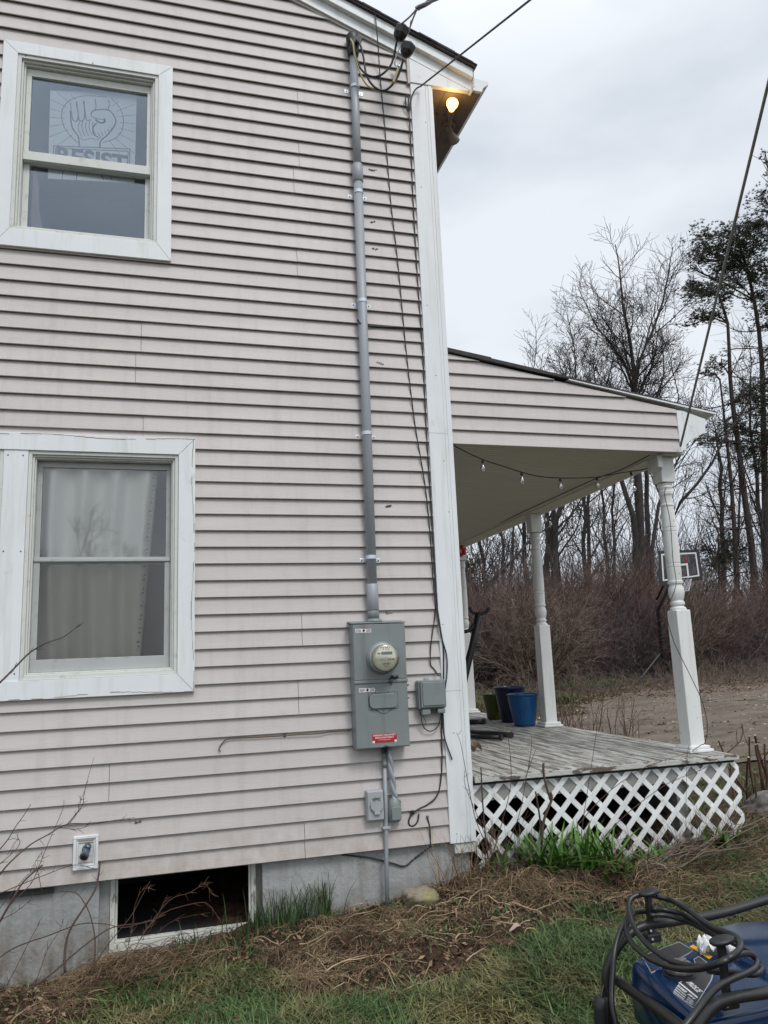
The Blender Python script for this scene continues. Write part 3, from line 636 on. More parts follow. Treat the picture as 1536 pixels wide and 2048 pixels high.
mb=MB(); mb.box(-.655,-.640,Y0-.0058,Y0-.0053,.624,.637); mb.box(-.517,-.502,Y0-.0058,Y0-.0053,.624,.637); mb.build('sticker_corner',M['stk'],st)
for (x,z) in ((-.738,1.292),(-.728,.936)):
    s_=MB().box(x,x+.100,Y0-.0052,Y0-.0042,z-.011,z+.013).build('warning_sticker',M['stk'],pb)
    mb=MB(); mb.xz([(x+.044,z+.001),(x+.055,z+.012),(x+.062,z+.002),(x+.053,z-.010)],Y0-.0058,Y0-.0052)
    for k in range(3): dash(x+.004,x+.036,z-.007+k*.006,.003,Y0-.0052,.15); dash(x+.068,x+.096,z-.007+k*.006,.003,Y0-.0052,.15)
    mb.build('print',M['ink'],s_); MB().box(x+.044,x+.1,Y0-.0058,Y0-.0052,z+.0125,z+.0145).build('red_band',M['red'],s_)
mb=MB(); mb.tube([(-.528,Y0-.018,1.010),(-.505,Y0-.022,1.006),(-.482,Y0-.018,1.008)],.009,8); mb.tube([(-.53,Y0-.014,1.0),(-.537,Y0-.02,.978),(-.528,Y0-.02,.962),(-.52,Y0-.018,.985)],.0045,6); mb.build('seal_latch',M['black'],pb,smooth=True)
mb=MB(); mb.tube([(-.59,Y0-.01,.592),(-.575,Y0-.016,.603),(-.552,Y0-.01,.592)],.006,8); mb.tube([(-.585,-.09,.59),(-.575,-.09,.555),(-.555,-.09,.56),(-.56,-.09,.59)],.006,8); mb.build('bottom_latch',M['ink'],pb,smooth=True)
mb=MB(); mb.lathe((-.600,-.06,1.345),[(.050,0),(.052,.006),(.046,.014),(.040,.022)],24); mb.build('hub',M['steel'],pb,smooth=True)

# service mast
CX0,CXT=-.603,-.592
cd=thing('service_mast','grey plastic electrical conduit running up the siding above the meter cabinet','conduit',(CX0,-.06,1.36))
def cpt(z): return (CX0+(CXT-CX0)*(z-1.36)/3.9,-.055,z)
mb=MB(); mb.tube([cpt(1.36),cpt(3.0),cpt(4.40)],.0315,20); mb.tube([cpt(4.38),cpt(5.44)],.0285,20); mb.build('pipe',M['pvc'],cd,smooth=True)
for z0,z1 in ((4.385,4.52),(1.42,1.585)):
    mb=MB(); p=cpt(z0); mb.lathe((p[0],p[1],z0),[(.034,0),(.0375,.003),(.0375,z1-z0-.004),(.033,z1-z0)],20); mb.build('coupling',M['pvc'],cd,smooth=True)
mb=MB(); mb.lathe((CX0,-.055,1.362),[(.038,0),(.038,.05),(.034,.056)],20); mb.build('bottom_adapter',M['steel'],cd,smooth=True)
mb=MB()  # weatherhead hood
prof=[(.036,0),(.040,.01),(.043,.05),(.046,.10),(.048,.14),(.044,.165),(.030,.185),(.008,.19)]
mb.lathe((CXT-.004,-.062,5.38),prof,22); mb.build('weatherhead',M['black'],cd,smooth=True)
mb=MB(); mb.obox((CXT+.02,-.105,5.49),(.03,0,-.012),(0,.012,.008),(.012,.02,.05)); mb.build('weatherhead_cap',M['ink'],cd,bevel=.006)
for k,z in enumerate((5.134,4.306,3.496,2.569,1.754)):
    p=cpt(z); 
    mb=MB(); mb.lathe((p[0],p[1],z-.012),[(.034,0),(.0345,.001),(.0345,.023),(.034,.024)],20)
    mb.box(p[0]-.068,p[0]-.030,-.022,-.018,z-.030,z-.002); mb.box(p[0]+.030,p[0]+.068,-.022,-.018,z-.032,z-.004)
    s_=mb.build('pipe_strap',M['zinc'],cd,bevel=.001)
    mb=MB(); 
    for sx in (-.054,.054): mb.lathe((p[0]+sx,-.022,z-.017),[(.0045,0),(.0045,.003)],8,axis=(0,-1,0))
    mb.build('screw',M['ink'],s_)
# service conductors
sc=thing('service_wires','black and yellow marked wires looping from the weatherhead to the overhead line','wires',W(704,80,-.1))
def wp(L): return [W(x,y,Y) for x,y,Y in L]
wire('black_wire',wp([(697,92,-.11),(700,76,-.14),(707,84,-.16),(711,112,-.15),(722,138,-.15),(740,152,-.16),(760,151,-.18),(780,133,-.2),(788,110,-.22),(794,80,-.26)]),.0078,M['rubber'],parent=sc)
wire('black_wire',wp([(712,80,-.13),(720,88,-.15),(727,115,-.15),(733,150,-.15),(748,173,-.15),(768,181,-.16),(786,168,-.18),(799,145,-.2),(807,118,-.24)]),.0078,M['rubber'],parent=sc)
wire('marked_wire',wp([(701,78,-.16),(706,88,-.175),(709,110,-.17),(718,140,-.15),(732,168,-.14),(750,179,-.14),(765,181,-.15)]),.0062,M['yellow'],parent=sc)
wire('marked_wire',wp([(786,166,-.205),(792,150,-.21),(796,138,-.21)]),.0085,M['yellow'],parent=sc)
wire('bare_wire',wp([(796,138,-.2),(790,125,-.2),(795,105,-.22),(808,80,-.25),(818,62,-.3),(822,40,-.36)]),.004,M['zinc'],parent=sc)
for (px,py,Y,s_) in ((802,65,-.27,1.),(815,99,-.25,.95)):
    c_=Vector(W(px,py,Y)); mb=MB(); r_=.062*s_
    ax=Vector((.35,-.2,1)).normalized()
    mb.lathe(c_-ax*.05*s_,[(.018*s_,-.012),(.034*s_,.0),(.052*s_,.03*s_),(.058*s_,.075*s_),(.05*s_,.09*s_),(.02*s_,.094*s_)],6,axis=ax); o=mb.build('connector_cover',M['black'],sc,bevel=.004)
wire('dead_end_grip',wp([(800,50,-.28),(818,35,-.45),(832,20,-.6)]),.006,M['greycable'],parent=sc)
wire('dead_end_grip',wp([(818,62,-.2),(825,40,-.4),(834,18,-.6)]),.006,M['greycable'],parent=sc)
wire('ceramic_insulator',wp([(790,126,-.06),(796,134,-.08),(802,128,-.05),(798,140,-.05)]),.012,M['zinc'],parent=sc,sub=3)
def far_line(p0,p1,L): 
    a,b=Vector(p0),Vector(p1); d=(b-a).normalized(); return [a+d*(L*k/24)+Vector((0,0,-.0009*L*(k/24)*(1-k/24)*L)) for k in range(25)]
# overhead lines (they run on to a pole outside the frame)
a=W(834,18,-.6); b=W(868,-4,-1.05)
mb=MB(); P=far_line(a,b,16)
for q in range(3):
    tw=[]
    for i in range(121):
        t=i/120*24; k0=int(min(t,23)); f_=t-k0; c_=P[k0].lerp(P[min(k0+1,24)],f_); an=i*.55+q*2.094; tw.append(c_+Vector((math.cos(an)*.011,0,math.sin(an)*.011)))
    mb.tube(tw,.009 if q<2 else .006,6)
tag(mb.build('overhead_cable',M['rubber'],smooth=True,origin=a),'thick twisted overhead power cable ending at black connectors by the eave','cable')
q0=W(842,172,-.06); q1=W(1050,0,-1.6)
mb=MB().tube(far_line(q0,q1,17),.0062,7)
mb.tube(spline([q0,W(832,178,-.05),W(824,192,-.045),W(820,215,-.045),W(817,222,-.04),W(812,212,-.04),W(811,196,-.04),W(816,192,-.04),W(818,222,-.04)]),.0055,6)
tag(mb.build('telephone_cable',M['wire'],smooth=True,origin=q0),'thin black telephone line rising from the top of the corner board into the sky','cable')
q0=W(1361,892,-.012); q1=W(1536,152,-2.2)
tag(MB().tube(far_line(q0,q1,15),.0085,8).build('guy_cable',M['greycable'],smooth=True,origin=q0),'long grey cable slanting down to the porch roof corner','cable')
# wires down the wall
yw=-.024
wall_w=[('thin black wire slanting down the siding from the rake beside the conduit',[(750,25,-.09),(755,78,-.09),(760,150,-.03),(770,260,yw),(781,400,yw),(795,520,yw),(812,700,yw),(830,850,yw),(850,970,yw),(862,1090,yw),(868,1180,-.03),(882,1268,-.04),(893,1310,-.04),(894,1345,-.04),(890,1380,-.04),(886,1420,-.04),(888,1470,-.04),(904,1519,-.04)],.0042),
 ('black cable running down the left edge of the corner board to a coiled end',[(818,222,-.04),(822,300,yw),(826,400,yw),(835,560,yw),(845,700,yw),(852,850,yw),(860,980,yw),(868,1120,yw),(873,1200,yw),(882,1265,-.035),(887,1300,-.035),(887,1365,-.035),(885,1400,-.035),(883,1470,yw),(884,1520,yw),(881,1565,yw),(873,1593,yw),(855,1609,yw),(834,1620,yw),(820,1634,yw),(818,1648,yw),(826,1652,yw),(835,1643,yw),(838,1627,yw)],.0048),
 ('short black wire bowing beside the corner board above the telephone box',[(871,1150,yw),(870.7,1219,yw),(865,1264,yw),(861,1297,yw),(861,1328,yw),(868,1338,yw),(877.5,1352,yw-.02)],.0042)]
for lb,L,r_ in wall_w: wire('wall_wire',wp(L),r_,M['wire'],lb,'wire',sub=4,n=6)
wire('wall_wire',wp([(715,640,-.05),(722,648,-.075),(735,652,yw),(790,654,yw),(845,657,yw)]),.0065,M['rubber'],'short black cable crossing the siding from conduit to corner board','cable',sub=4)
wire('wall_wire',wp([(854,1632,yw),(859.6,1656.7,yw),(860.8,1690,yw),(857,1696,-.005),(830,1716,.015),(809.5,1732,.015),(786.7,1727,.012),(766,1721.6,.012),(736.6,1715,.012),(684,1709.6,.016)]),.0048,M['wire'],'black cable sagging across the top of the concrete foundation','cable',sub=5)
wire('wall_wire',wp([(700,1461,yw),(660,1463,yw),(640,1467,yw-.003),(600,1469,yw-.002),(570,1471,yw),(520,1474,yw+.002),(462,1476,yw),(445,1486,yw),(438,1498,yw-.004),(441,1503,yw-.006)]),.0036,M['brownwire'],'thin brown wire running left from the panel under a siding lap','wire',sub=4,n=6)
mb=MB(); mb.lathe((W(825,1625,yw)[0],-.018,W(825,1625,yw)[2]),[(.014,0),(.014,.008),(.006,.009),(.006,.014)],14,axis=(0,-1,0)); tag(mb.build('cable_bushing',M['black'],origin=W(825,1625,-.02)),'round black cable bushing at the coiled cable end','bushing')
mb=MB(); p=W(854,1631,0); mb.lathe((p[0],-.012,p[2]),[(.012,0),(.010,.008),(.004,.010)],12,axis=(0,-1,0)); tag(mb.build('cable_gland',M['lite'],origin=p),'small grey gland where a cable leaves the siding near the corner','gland')
mb=MB(); p=W(569,1470,0); mb.lathe((p[0],-.016,p[2]),[(.009,0),(.009,.006),(.003,.008)],10,axis=(0,-1,0)); tag(mb.build('cable_clip',M['ink'],origin=p),'tiny dark clip on the brown wire left of the panel','clip')
# telephone box
jb=thing('telephone_box','small grey telephone junction box between panel and corner board','junction box',(-.245,0,.78))
MB().box(-.337,-.157,-.075,-.016,.80,.975).build('back_box',M['steel'],jb,bevel=.008)
MB().xz(rrect(-.243,.893,.165,.165,.008),-.092,-.0755).build('lid',M['steel'],jb,bevel=.004)
MB().xz(rrect(-.243,.893,.142,.142,.006),-.098,-.0925).build('lid_panel',M['steel'],jb,bevel=.003)
MB().box(-.318,-.262,-.08,-.02,.765,.799).build('cable_boot',M['steel'],jb,bevel=.006); MB().box(-.215,-.165,-.08,-.02,.770,.799).build('cable_boot',M['steel'],jb,bevel=.006)
MB().box(-.26,-.225,-.07,-.02,.775,.799).build('opening',M['ink'],jb)
MB().box(-.275,-.245,-.024,-.018,.976,.994).build('mounting_tab',M['lite'],jb,bevel=.002)
wire('loop_wire',wp([(842,1424,-.05),(843,1440,-.05),(848,1455,-.045),(858,1462,-.04),(868,1460,-.04),(876,1452,-.04),(880,1440,-.04),(882,1420,-.05)]),.0035,M['wire'],parent=jb)
wire('loop_wire',wp([(846,1424,-.05),(848,1436,-.05),(852,1446,-.045),(846,1452,-.04)]),.0022,M['brownwire'],parent=jb)
# generator inlet outlet box
ob=thing('power_inlet_box','small pale grey power inlet box with round flap under the panel','inlet box',(-.635,0,.17))
MB().box(-.688,-.583,-.062,-.014,.172,.345).build('box',M['lite'],ob,bevel=.006)
MB().box(-.684,-.587,-.070,-.0625,.177,.340).build('cover_plate',M['lite'],ob,bevel=.005)
mb=MB(); mb.lathe((-.630,-.0705,.262),[(.040,0),(.041,.002),(.041,.010),(.038,.013)],28,axis=(0,-1,0)); mb.build('flap',M['lite'],ob,smooth=False)
MB().box(-.648,-.612,-.084,-.0705,.208,.226).build('flap_tab',M['lite'],ob,bevel=.003)
mb=MB(); mb.tube([(-.652,-.084,.300),(-.640,-.088,.309),(-.625,-.088,.305),(-.615,-.084,.312)],.0065,8); mb.box(-.655,-.64,-.086,-.07,.288,.302); mb.box(-.622,-.608,-.086,-.07,.288,.302); mb.build('flap_hinge',M['steel'],ob,bevel=.001)
# ground conduit
gp=thing('ground_conduit','thin grey conduit dropping from the panel to the soil','conduit',(-.56,-.035,-.34))
mb=MB(); mb.tube([(-.563,-.040,.50),(-.566,-.040,.2),(-.572,-.036,.0),(-.580,-.030,-.40)],.0125,14); mb.build('pipe',M['pvc'],gp,smooth=True)
mb=MB(); mb.lathe((-.563,-.040,.47),[(.0165,0),(.0165,.03),(.012,.034),(.012,.06),(.015,.062),(.015,.085)],14); mb.build('connector',M['steel'],gp,smooth=True)
mb=MB(); mb.box(-.592,-.545,-.056,-.018,.118,.130); 
for sx in (-.6,-.537): mb.lathe((sx,-.018,.124),[(.007,0),(.007,.006)],10,axis=(0,-1,0))
mb.build('strap',M['zinc'],gp,bevel=.001)
mb=MB(); mb.tube([(-.572,-.045,.59),(-.566,-.045,.575),(-.565,-.042,.556)],.014,10); mb.build('top_fitting',M['ink'],gp,smooth=True)
# service entrance cable and rain-tight head
sv=thing('entrance_cable','thick twisted grey cable from the panel into a round grey wall fitting','cable',(-.5,0,.18))
mb=MB(); A=[W(778,1500,-.06),W(783,1545,-.055),(W(789,1590,-.05))]; A.append((A[-1][0]+.0,-.05,.27)); P=spline(A,10)
for q in range(2):
    tw=[]
    for i,p in enumerate(P): an=i*.42+q*3.14; tw.append(p+Vector((math.cos(an)*.007,math.sin(an)*.006,0)))
    mb.tube(tw,.0115,10)
mb.build('cable',M['pvc'],sv,smooth=True)
mb=MB(); hx=A[-1][0]; mb.lathe((hx-.002,-.038,.155),[(.034,0),(.040,.008),(.042,.05),(.042,.09),(.036,.115),(.022,.135),(.014,.137)],20); mb.build('cable_head',M['steel'],sv,smooth=True)
mb=MB(); mb.box(hx-.055,hx+.045,-.03,-.012,.165,.27); mb.build('back_plate',M['black'],sv,bevel=.006)
mb=MB(); mb.xz(rrect(hx,.205,.06,.075,.01),-.083,-.075); mb.build('front_plate',M['steel'],sv,bevel=.003)
# faucet mount
vt=thing('spigot_mount','white framed mounting block with a metal spigot low on the siding','spigot',(-2.26,0,.07))
mb=MB(); rectframe(mb,(-2.325,-2.197,.066,.240),.016,-.036,-.012); rectframe(mb,(-2.309,-2.213,.082,.224),.010,-.028,-.012); mb.box(-2.3,-2.222,-.018,-.012,.09,.216); mb.build('mounting_block',M['white'],vt,bevel=.003)
p=W(172,1702,-.05); mb=MB(); mb.lathe((p[0],-.02,p[2]+.006),[(.022,0),(.022,.02),(.014,.022),(.014,.045)],16,axis=(0,-1,0)); mb.tube([(p[0],-.05,p[2]+.01),(p[0],-.075,p[2]),(p[0]-.003,-.085,p[2]-.012)],[.016,.018,.018],12); mb.build('spout',M['bluegrey'],vt,smooth=True)
mb=MB(); mb.lathe((p[0]-.002,-.080,p[2]-.010),[(.021,0),(.023,.006),(.023,.022),(.015,.024)],18,axis=(-.22,-.86,-.42)); mb.build('hose_thread',M['bluegrey'],vt,smooth=False)
mb=MB(); mb.lathe((p[0]-.0075,-.1032,p[2]-.0205),[(.0135,0),(.0135,.0025)],16,axis=(-.22,-.86,-.42)); mb.build('bore',M['ink'],vt)
mb=MB(); mb.lathe((p[0]+.006,-.052,p[2]+.020),[(.006,0),(.019,.004),(.020,.012),(.014,.018)],10,axis=(.5,-.3,.8)); mb.build('handle',M['bluegrey'],vt,bevel=.002)
# eave flood light
fl=thing('flood_light','twin bulb flood light under the eave with one bulb lit','flood light',(.22,.22,5.28))
c_=Vector(G(897,250,5.285)); 
MB().lathe((c_.x,c_.y,5.284),[(.055,0),(.055,-.018),(.046,-.024)],20).build('base_plate',M['soffit'],fl,smooth=False)
def flood(p,d,m):
    p=Vector(p); d=Vector(d).normalized(); o=MB(); o.lathe(p,[(.022,0),(.026,.005),(.027,.055),(.024,.06)],16,axis=d); a_=o.build('lamp_socket',M['soffit'],fl,smooth=True)
    o=MB(); o.lathe(p+d*.06,[(.020,0),(.026,.02),(.036,.05),(.044,.075),(.045,.085),(.038,.094),(.018,.099),(.001,.1)],24,axis=d,cap=False); return o.build('bulb',m,fl,smooth=True)
p1=Vector(G(899,235,5.255)); p2=Vector(W(905,210,float(G(902,210,5.24)[1])-.0))
j_=Vector((c_.x,c_.y,5.250)); e1=Vector(G(905,204,5.205)); e2=Vector(G(911,287,5.185))
d1=(e1-j_); d2=(e2-j_)
flood(j_+d1*(1-.16/d1.length),d1,M['lit']); flood(j_+d2*(1-.16/d2.length),d2,M['offbulb'])
mb=MB(); mb.tube([(c_.x,c_.y,5.275),tuple(j_),tuple(j_+d1*(1-.15/d1.length))],.016,10); mb.tube([tuple(j_),tuple(j_+d2*(1-.15/d2.length))],.016,10); mb.build('swivel_arm',M['soffit'],fl,smooth=True)
ll=bpy.data.lights.new('flood_glow','POINT'); ll.energy=.9; ll.color=(1,.6,.25); ll.shadow_soft_size=.05; lo=bpy.data.objects.new('flood_glow',ll); COL.objects.link(lo); lo.parent=fl
q_=e1+d1.normalized()*.07-Vector((0,0,.02)); lo.location=(q_.x-.22,q_.y-.22,q_.z-5.28)
mb=MB(); 
for (x,y) in ((874,227),(889,230),(897,240)): q=G(x,y,5.284); mb.lathe((q[0],q[1],5.284),[(.006,0),(.006,-.004)],8)
mb.build('soffit_hole',M['ink'],fl)
# pale scuffs and screw marks left on the siding
mb=MB(); r4=random.Random(12)
for (px,py,n_,s_) in ((744,343,16,.02),(748,447,5,.022),(750,500,6,.014),(757,729,5,.024),(774,1013,9,.018),(775,1226,5,.022),(807,1330,5,.012),(812,1370,5,.01),(812,1395,3,.01),(275,1643,7,.014),(745,172,0,.01)):
    for k in range(n_):
        x,_,z=W(px,py,0); x+=r4.uniform(-1,1)*s_*1.3; z+=r4.uniform(-1,1)*s_*.35; a_=r4.uniform(.004,.011); b_=r4.uniform(.002,.006)
        kf=math.floor(z/E_); yy=YB+(YT-YB)*(z/E_-kf)-.0035
        mb.add([(x-a_,yy,z-b_),(x+a_*.6,yy,z-b_*1.2),(x+a_,yy,z+b_),(x-a_*.5,yy,z+b_*.8)],[(0,1,2,3)])
mb.build('old_screw_marks',mat('screw_marks',(.13,.10,.07),.9,island=.4),house)

# ------------------------------------------------------------------ porch
PT=thing('porch','open side porch with turned white posts and grey sided gable end','porch',(.9,2.4,.33))
PY=.03
mb=MB(); courses(mb,.0,1.845,2.545,8,lambda k:[],[],(-.175,-1,3.200),ybase=PY+.0,e=.1016)
mb.build('gable_siding',M['siding'],PT)
mb=MB(); mb.xz([(.0,2.555),(1.845,2.555),(1.845,2.87),(0,3.19)],PY+.001,PY+.05); mb.xz([(.0,2.56),(1.845,2.56),(1.845,2.87),(0,3.19)],4.8,4.85); mb.build('gable_wall',M['siding'],PT)
mb=MB(); mb.box(1.8455,1.862,PY-.022,PY+.05,2.545,2.872); mb.box(1.8625,1.90,PY-.018,PY+.05,2.56,2.872); mb.xz([(1.9005,2.60),(1.935,2.635),(2.085,2.71),(2.10,2.815),(1.9005,2.872)],PY-.018,PY+.05); mb.xz([(1.9005,2.62),(2.09,2.74),(2.10,2.81),(1.9005,2.86)],PY+.0505,4.85); mb.build('eave_return',M['white'],PT,bevel=.002)
mb=MB(); mb.xz([(.95,3.0525),(2.19,2.850),(2.19,2.866),(.95,3.0625)],PY-.034,4.9); mb.build('roof_edge',M['white'],PT,bevel=.001)
mb=MB(); mb.xz([(.013,3.2055),(.7,3.0945),(.9495,3.0628),(1.35,2.9990),(2.2,2.8670),(2.2,2.870),(1.35,3.010),(.7,3.121),(.35,3.176),(.345,3.184),(.013,3.234)],PY-.036,4.92); mb.build('roof',M['shingle'],PT)
# ceiling: beadboard (grooves run across)
bz=lambda y:2.55-.013*y
mb=MB(); y=.085
while y<4.75:
    z=bz(y)+.012; mb.box(.013,1.74,y,min(y+.040,4.8),z,z+.02); mb.box(.013,1.74,y+.0402,y+.0488,z+.010,z+.02); y+=.049
mb.build('ceiling',M['ceil'],PT)
mb=MB(); mb.prism([(1.742,.082,bz(0)-.002),(1.90,.082,bz(0)-.002),(1.90,4.85,bz(4.8)-.002),(1.742,4.85,bz(4.8)-.002)],(0,0,.12)); mb.build('beam',M['ceil'],PT,bevel=.002)
mb=MB(); mb.prism([(1.9005,.082,bz(0)+.0),(1.93,.082,bz(0)+.0),(1.93,4.85,bz(4.8)+.0),(1.9005,4.85,bz(4.8)+.0)],(0,0,.12)); mb.build('beam_fascia',M['white'],PT)
# deck
dz=lambda y:.370+.011*max(y,0)
x=.02; i=0; mb=MB()
while x<1.95:
    w_=.088; y0=-.035-.006*random.random(); x2=min(x+w_,1.985); dzj=random.uniform(-.0012,.0012)
    cuts=[y0]+([random.uniform(1.2,4)] if i%3==0 else [])+[5.4]
    for ya,yb in zip(cuts[:-1],cuts[1:]):
        mb.prism([(x,ya,dz(ya)+dzj-.028),(x2,ya,dz(ya)+dzj-.028),(x2,ya,dz(ya)+dzj),(x,ya,dz(ya)+dzj)],(0,0,0)) if False else None
        a_,b_=ya+.0008,yb-.0008; za,zb=dz(a_)+dzj,dz(b_)+dzj
        mb.add([(x,a_,za-.028),(x2,a_,za-.028),(x2,b_,zb-.028),(x,b_,zb-.028),(x,a_,za),(x2,a_,za),(x2,b_,zb),(x,b_,zb)],[(0,3,2,1),(4,5,6,7),(0,1,5,4),(1,2,6,5),(2,3,7,6),(3,0,4,7)])
    x+=w_+.009; i+=1
mb.build('floor_boards',M['deck'],PT,bevel=.0025)
mb=MB(); mb.prism([(.02,-.02,dz(-.02)-.036),(1.97,-.02,dz(-.02)-.036),(1.97,5.38,dz(5.38)-.036),(.02,5.38,dz(5.38)-.036)],(0,0,-.02)); mb.build('dark_underlay',M['dark'],PT)  # dark sheet added so the gaps between the boards look shaded
mb=MB(); mb.box(.016,1.992,-.052,-.0415,.332,.365); mb.build('deck_nosing',M['deckedge'],PT,bevel=.003)
mb=MB(); mb.box(.02,1.93,.0,.035,.212,.312); mb.box(1.9,1.935,.036,5.4,.212,.312); mb.box(1.88,1.8995,.62,5.4,-.5,.21); mb.box(.02,1.9,5.3,5.4,-.5,.31); mb.box(1.52,1.60,.036,.12,-.5,.21); mb.build('rim_and_light_skirt',M['skirt'],PT,bevel=.002)  # rim boards, plus side and back skirts added to keep light out below
# lattice
def lat_clip(P):
    P=clip(P,1,0,-.005); P=clip(P,-1,0,2.005) if len(P)>2 else P
    P=clip(P,0,-1,.334) if len(P)>2 else P
    return clip(P,.07,1,.33) if len(P)>2 else P
mb=MB(); p_=.155; wd=.0172*math.sqrt(2)
for s_,y0,y1 in ((1,-.016,-.0085),(-1,-.0080,-.0005)):
    off=.07+p_/2
    for k in range(-8,24):
        # centre line: x = xc + s*(z-.26)
        xc=off+k*p_+random.uniform(-.0035,.0035); zA,zB=-.6,.5; A_=xc+s_*(zA-.26); B_=xc+s_*(zB-.26)
        P=lat_clip([(A_-wd,zA),(A_+wd,zA),(B_+wd,zB),(B_-wd,zB)])
        if len(P)>2: mb.xz(P,y0,y1)
la=mb.build('lattice',M['lattice'],PT,bevel=.0008)
st_=MB(); rs=random.Random(8)
for k in range(13):
    for j in range(4):
        x=.07+p_/2+k*p_+(j%2)*p_/2-.0; z=.26-j*p_/2
        if x<1.97 and z>-.2 and rs.random()<.75: st_.lathe((x+rs.uniform(-.004,.004),-.016,z+rs.uniform(-.004,.004)),[(.0028,0),(.0028,.0015)],6,axis=(0,-1,0))
st_.build('staple',M['zinc'],la)
# turned posts
def post(X,Yp,zb,zt,dsc=1.):
    k=(zt-zb)/2.24; Z=lambda z:zb+(z-.36)*k
    mb=MB(); mb.lathe((X,Yp,0),[(.0,Z(1.40)),(.06,Z(1.40)),(.058,Z(1.418)),(.042,Z(1.432)),(.044,Z(1.436)),(.052,Z(1.445)),(.052,Z(1.462)),(.045,Z(1.468)),(.043,Z(1.476)),(.052,Z(1.50)),(.058,Z(1.535)),(.056,Z(1.57)),(.046,Z(1.592)),(.045,Z(1.60)),(.055,Z(1.606)),(.056,Z(1.622)),(.050,Z(1.628)),(.053,Z(1.72)),
      (.053,Z(1.729)),(.049,Z(1.732)),(.053,Z(1.736)),(.053,Z(1.758)),(.049,Z(1.762)),(.053,Z(1.766)),(.054,Z(1.90)),(.053,Z(2.005)),(.049,Z(2.010)),(.053,Z(2.015)),(.053,Z(2.038)),(.049,Z(2.043)),(.053,Z(2.048)),(.050,Z(2.15)),(.045,Z(2.205)),(.045,Z(2.21)),(.050,Z(2.214)),(.050,Z(2.226)),(.045,Z(2.232)),(.044,Z(2.28)),(.048,Z(2.30)),(.053,Z(2.307)),(.053,Z(2.33)),(.046,Z(2.336)),(.046,Z(2.345)),(.053,Z(2.36)),(.05,Z(2.375)),(.058,Z(2.392)),(.0,Z(2.40))],28,cap=False)
    p=mb.build('post',M['post'],PT,smooth=False)
    p.data.polygons.foreach_set('use_smooth',[True]*len(p.data.polygons)); es=p.modifiers.new('e','EDGE_SPLIT'); es.split_angle=R(35)
    q=MB(); q.box(X-.06,X+.06,Yp-.06,Yp+.06,zb+.03,Z(1.402)); q.build('square_shaft',M['post'],p,bevel=.006)
    q=MB(); q.box(X-.06,X+.06,Yp-.06,Yp+.06,Z(2.398),zt); q.build('square_top',M['post'],p,bevel=.005)
    q=MB(); q.box(X-.10,X+.10,Yp-.10,Yp+.10,zb,zb+.022); q.box(X-.084,X+.084,Yp-.084,Yp+.084,zb+.0222,zb+.045); q.build('base_trim',M['post'],p,bevel=.006)
    return p
post(1.82,.21,dz(.2)+.001,bz(.2)-.003); post(1.82,2.40,dz(2.4)+.001,bz(2.4)-.003); post(1.82,4.47,dz(4.47)+.001,bz(4.47)-.003)
mb=MB(); mb.box(1.745,1.758,.12,.30,2.44,2.546); mb.box(1.705,1.742,.10,.125,2.45,2.55); mb.build('bracket_block',M['post'],PT,bevel=.003)
# string lights
sg=thing('string_lights','string of clear bulbs on black cord under the porch ceiling','string lights',(.03,.1,2.5))
zc=2.50
cordpx=[(905,889,.06),(930,903,.09),(968,920,.12),(1005,932,.15),(1042,944,.18),(1080,953,.21),(1120,956,.23),(1160,956,.24),(1194,954,.26),(1240,946,.28),(1290,938,.3),(1308,928,.26)]
wire('cord',wp(cordpx),.004,M['wire'],parent=sg,n=6)
# a second run follows the beam
run=[G(x,y,2.525) for x,y in ((1300,910),(1240,940),(1190,958),(1120,990),(1050,1022),(980,1055),(914,1082))]
wire('cord',run,.004,M['wire'],parent=sg,n=6)
def bulb(px,py,Y,s_=1.):
    s_*=.82
    p=Vector(W(px,py,Y)); q=MB(); q.lathe(p-Vector((0,0,.045*s_)),[(.008*s_,0.01),(.0115*s_,.014),(.0115*s_,.03*s_),(.006*s_,.045*s_)],12); a_=q.build('bulb',M['black'],sg,smooth=True)
    q=MB(); q.lathe(p-Vector((0,0,.105*s_)),[(.002*s_,0),(.014*s_,.004*s_),(.022*s_,.018*s_),(.023*s_,.03*s_),(.016*s_,.05*s_),(.012*s_,.062*s_)],14,cap=False); q.build('glass',M['bulbglass'],a_,smooth=True)
    q=MB(); q.tube([p-Vector((0,0,.045*s_)),p-Vector((0,0,.08*s_))],.0035*s_,6); q.build('filament_stem',M['stk'],a_)
for a_ in ((965,919,.12),(1043,944,.18),(1120,956,.23),(1194,954,.26),(1262,944,.29),(1268,966,1.4),(1090,1030,2.45),(1100,1038,2.2),(1125,1015,2.6),(1186,970,1.9)): bulb(*a_,s_=1. if a_[2]<1 else .9)
# thin dangling cord on the front post
wire('dangling_cord',wp([(1333,975,.13),(1329,990,.13),(1340,1040,.13),(1346,1120,.14),(1352,1170,.13),(1334,1225,.12),(1345,1275,.12),(1355,1300,.12),(1385,1360,.08),(1405,1405,.05),(1415,1450,.03),(1410,1485,.02),(1402,1490,.08),(1385,1502,.08)]),.0028,M['wire'],'thin cord dangling down the front porch post','cord',sub=4,n=5)
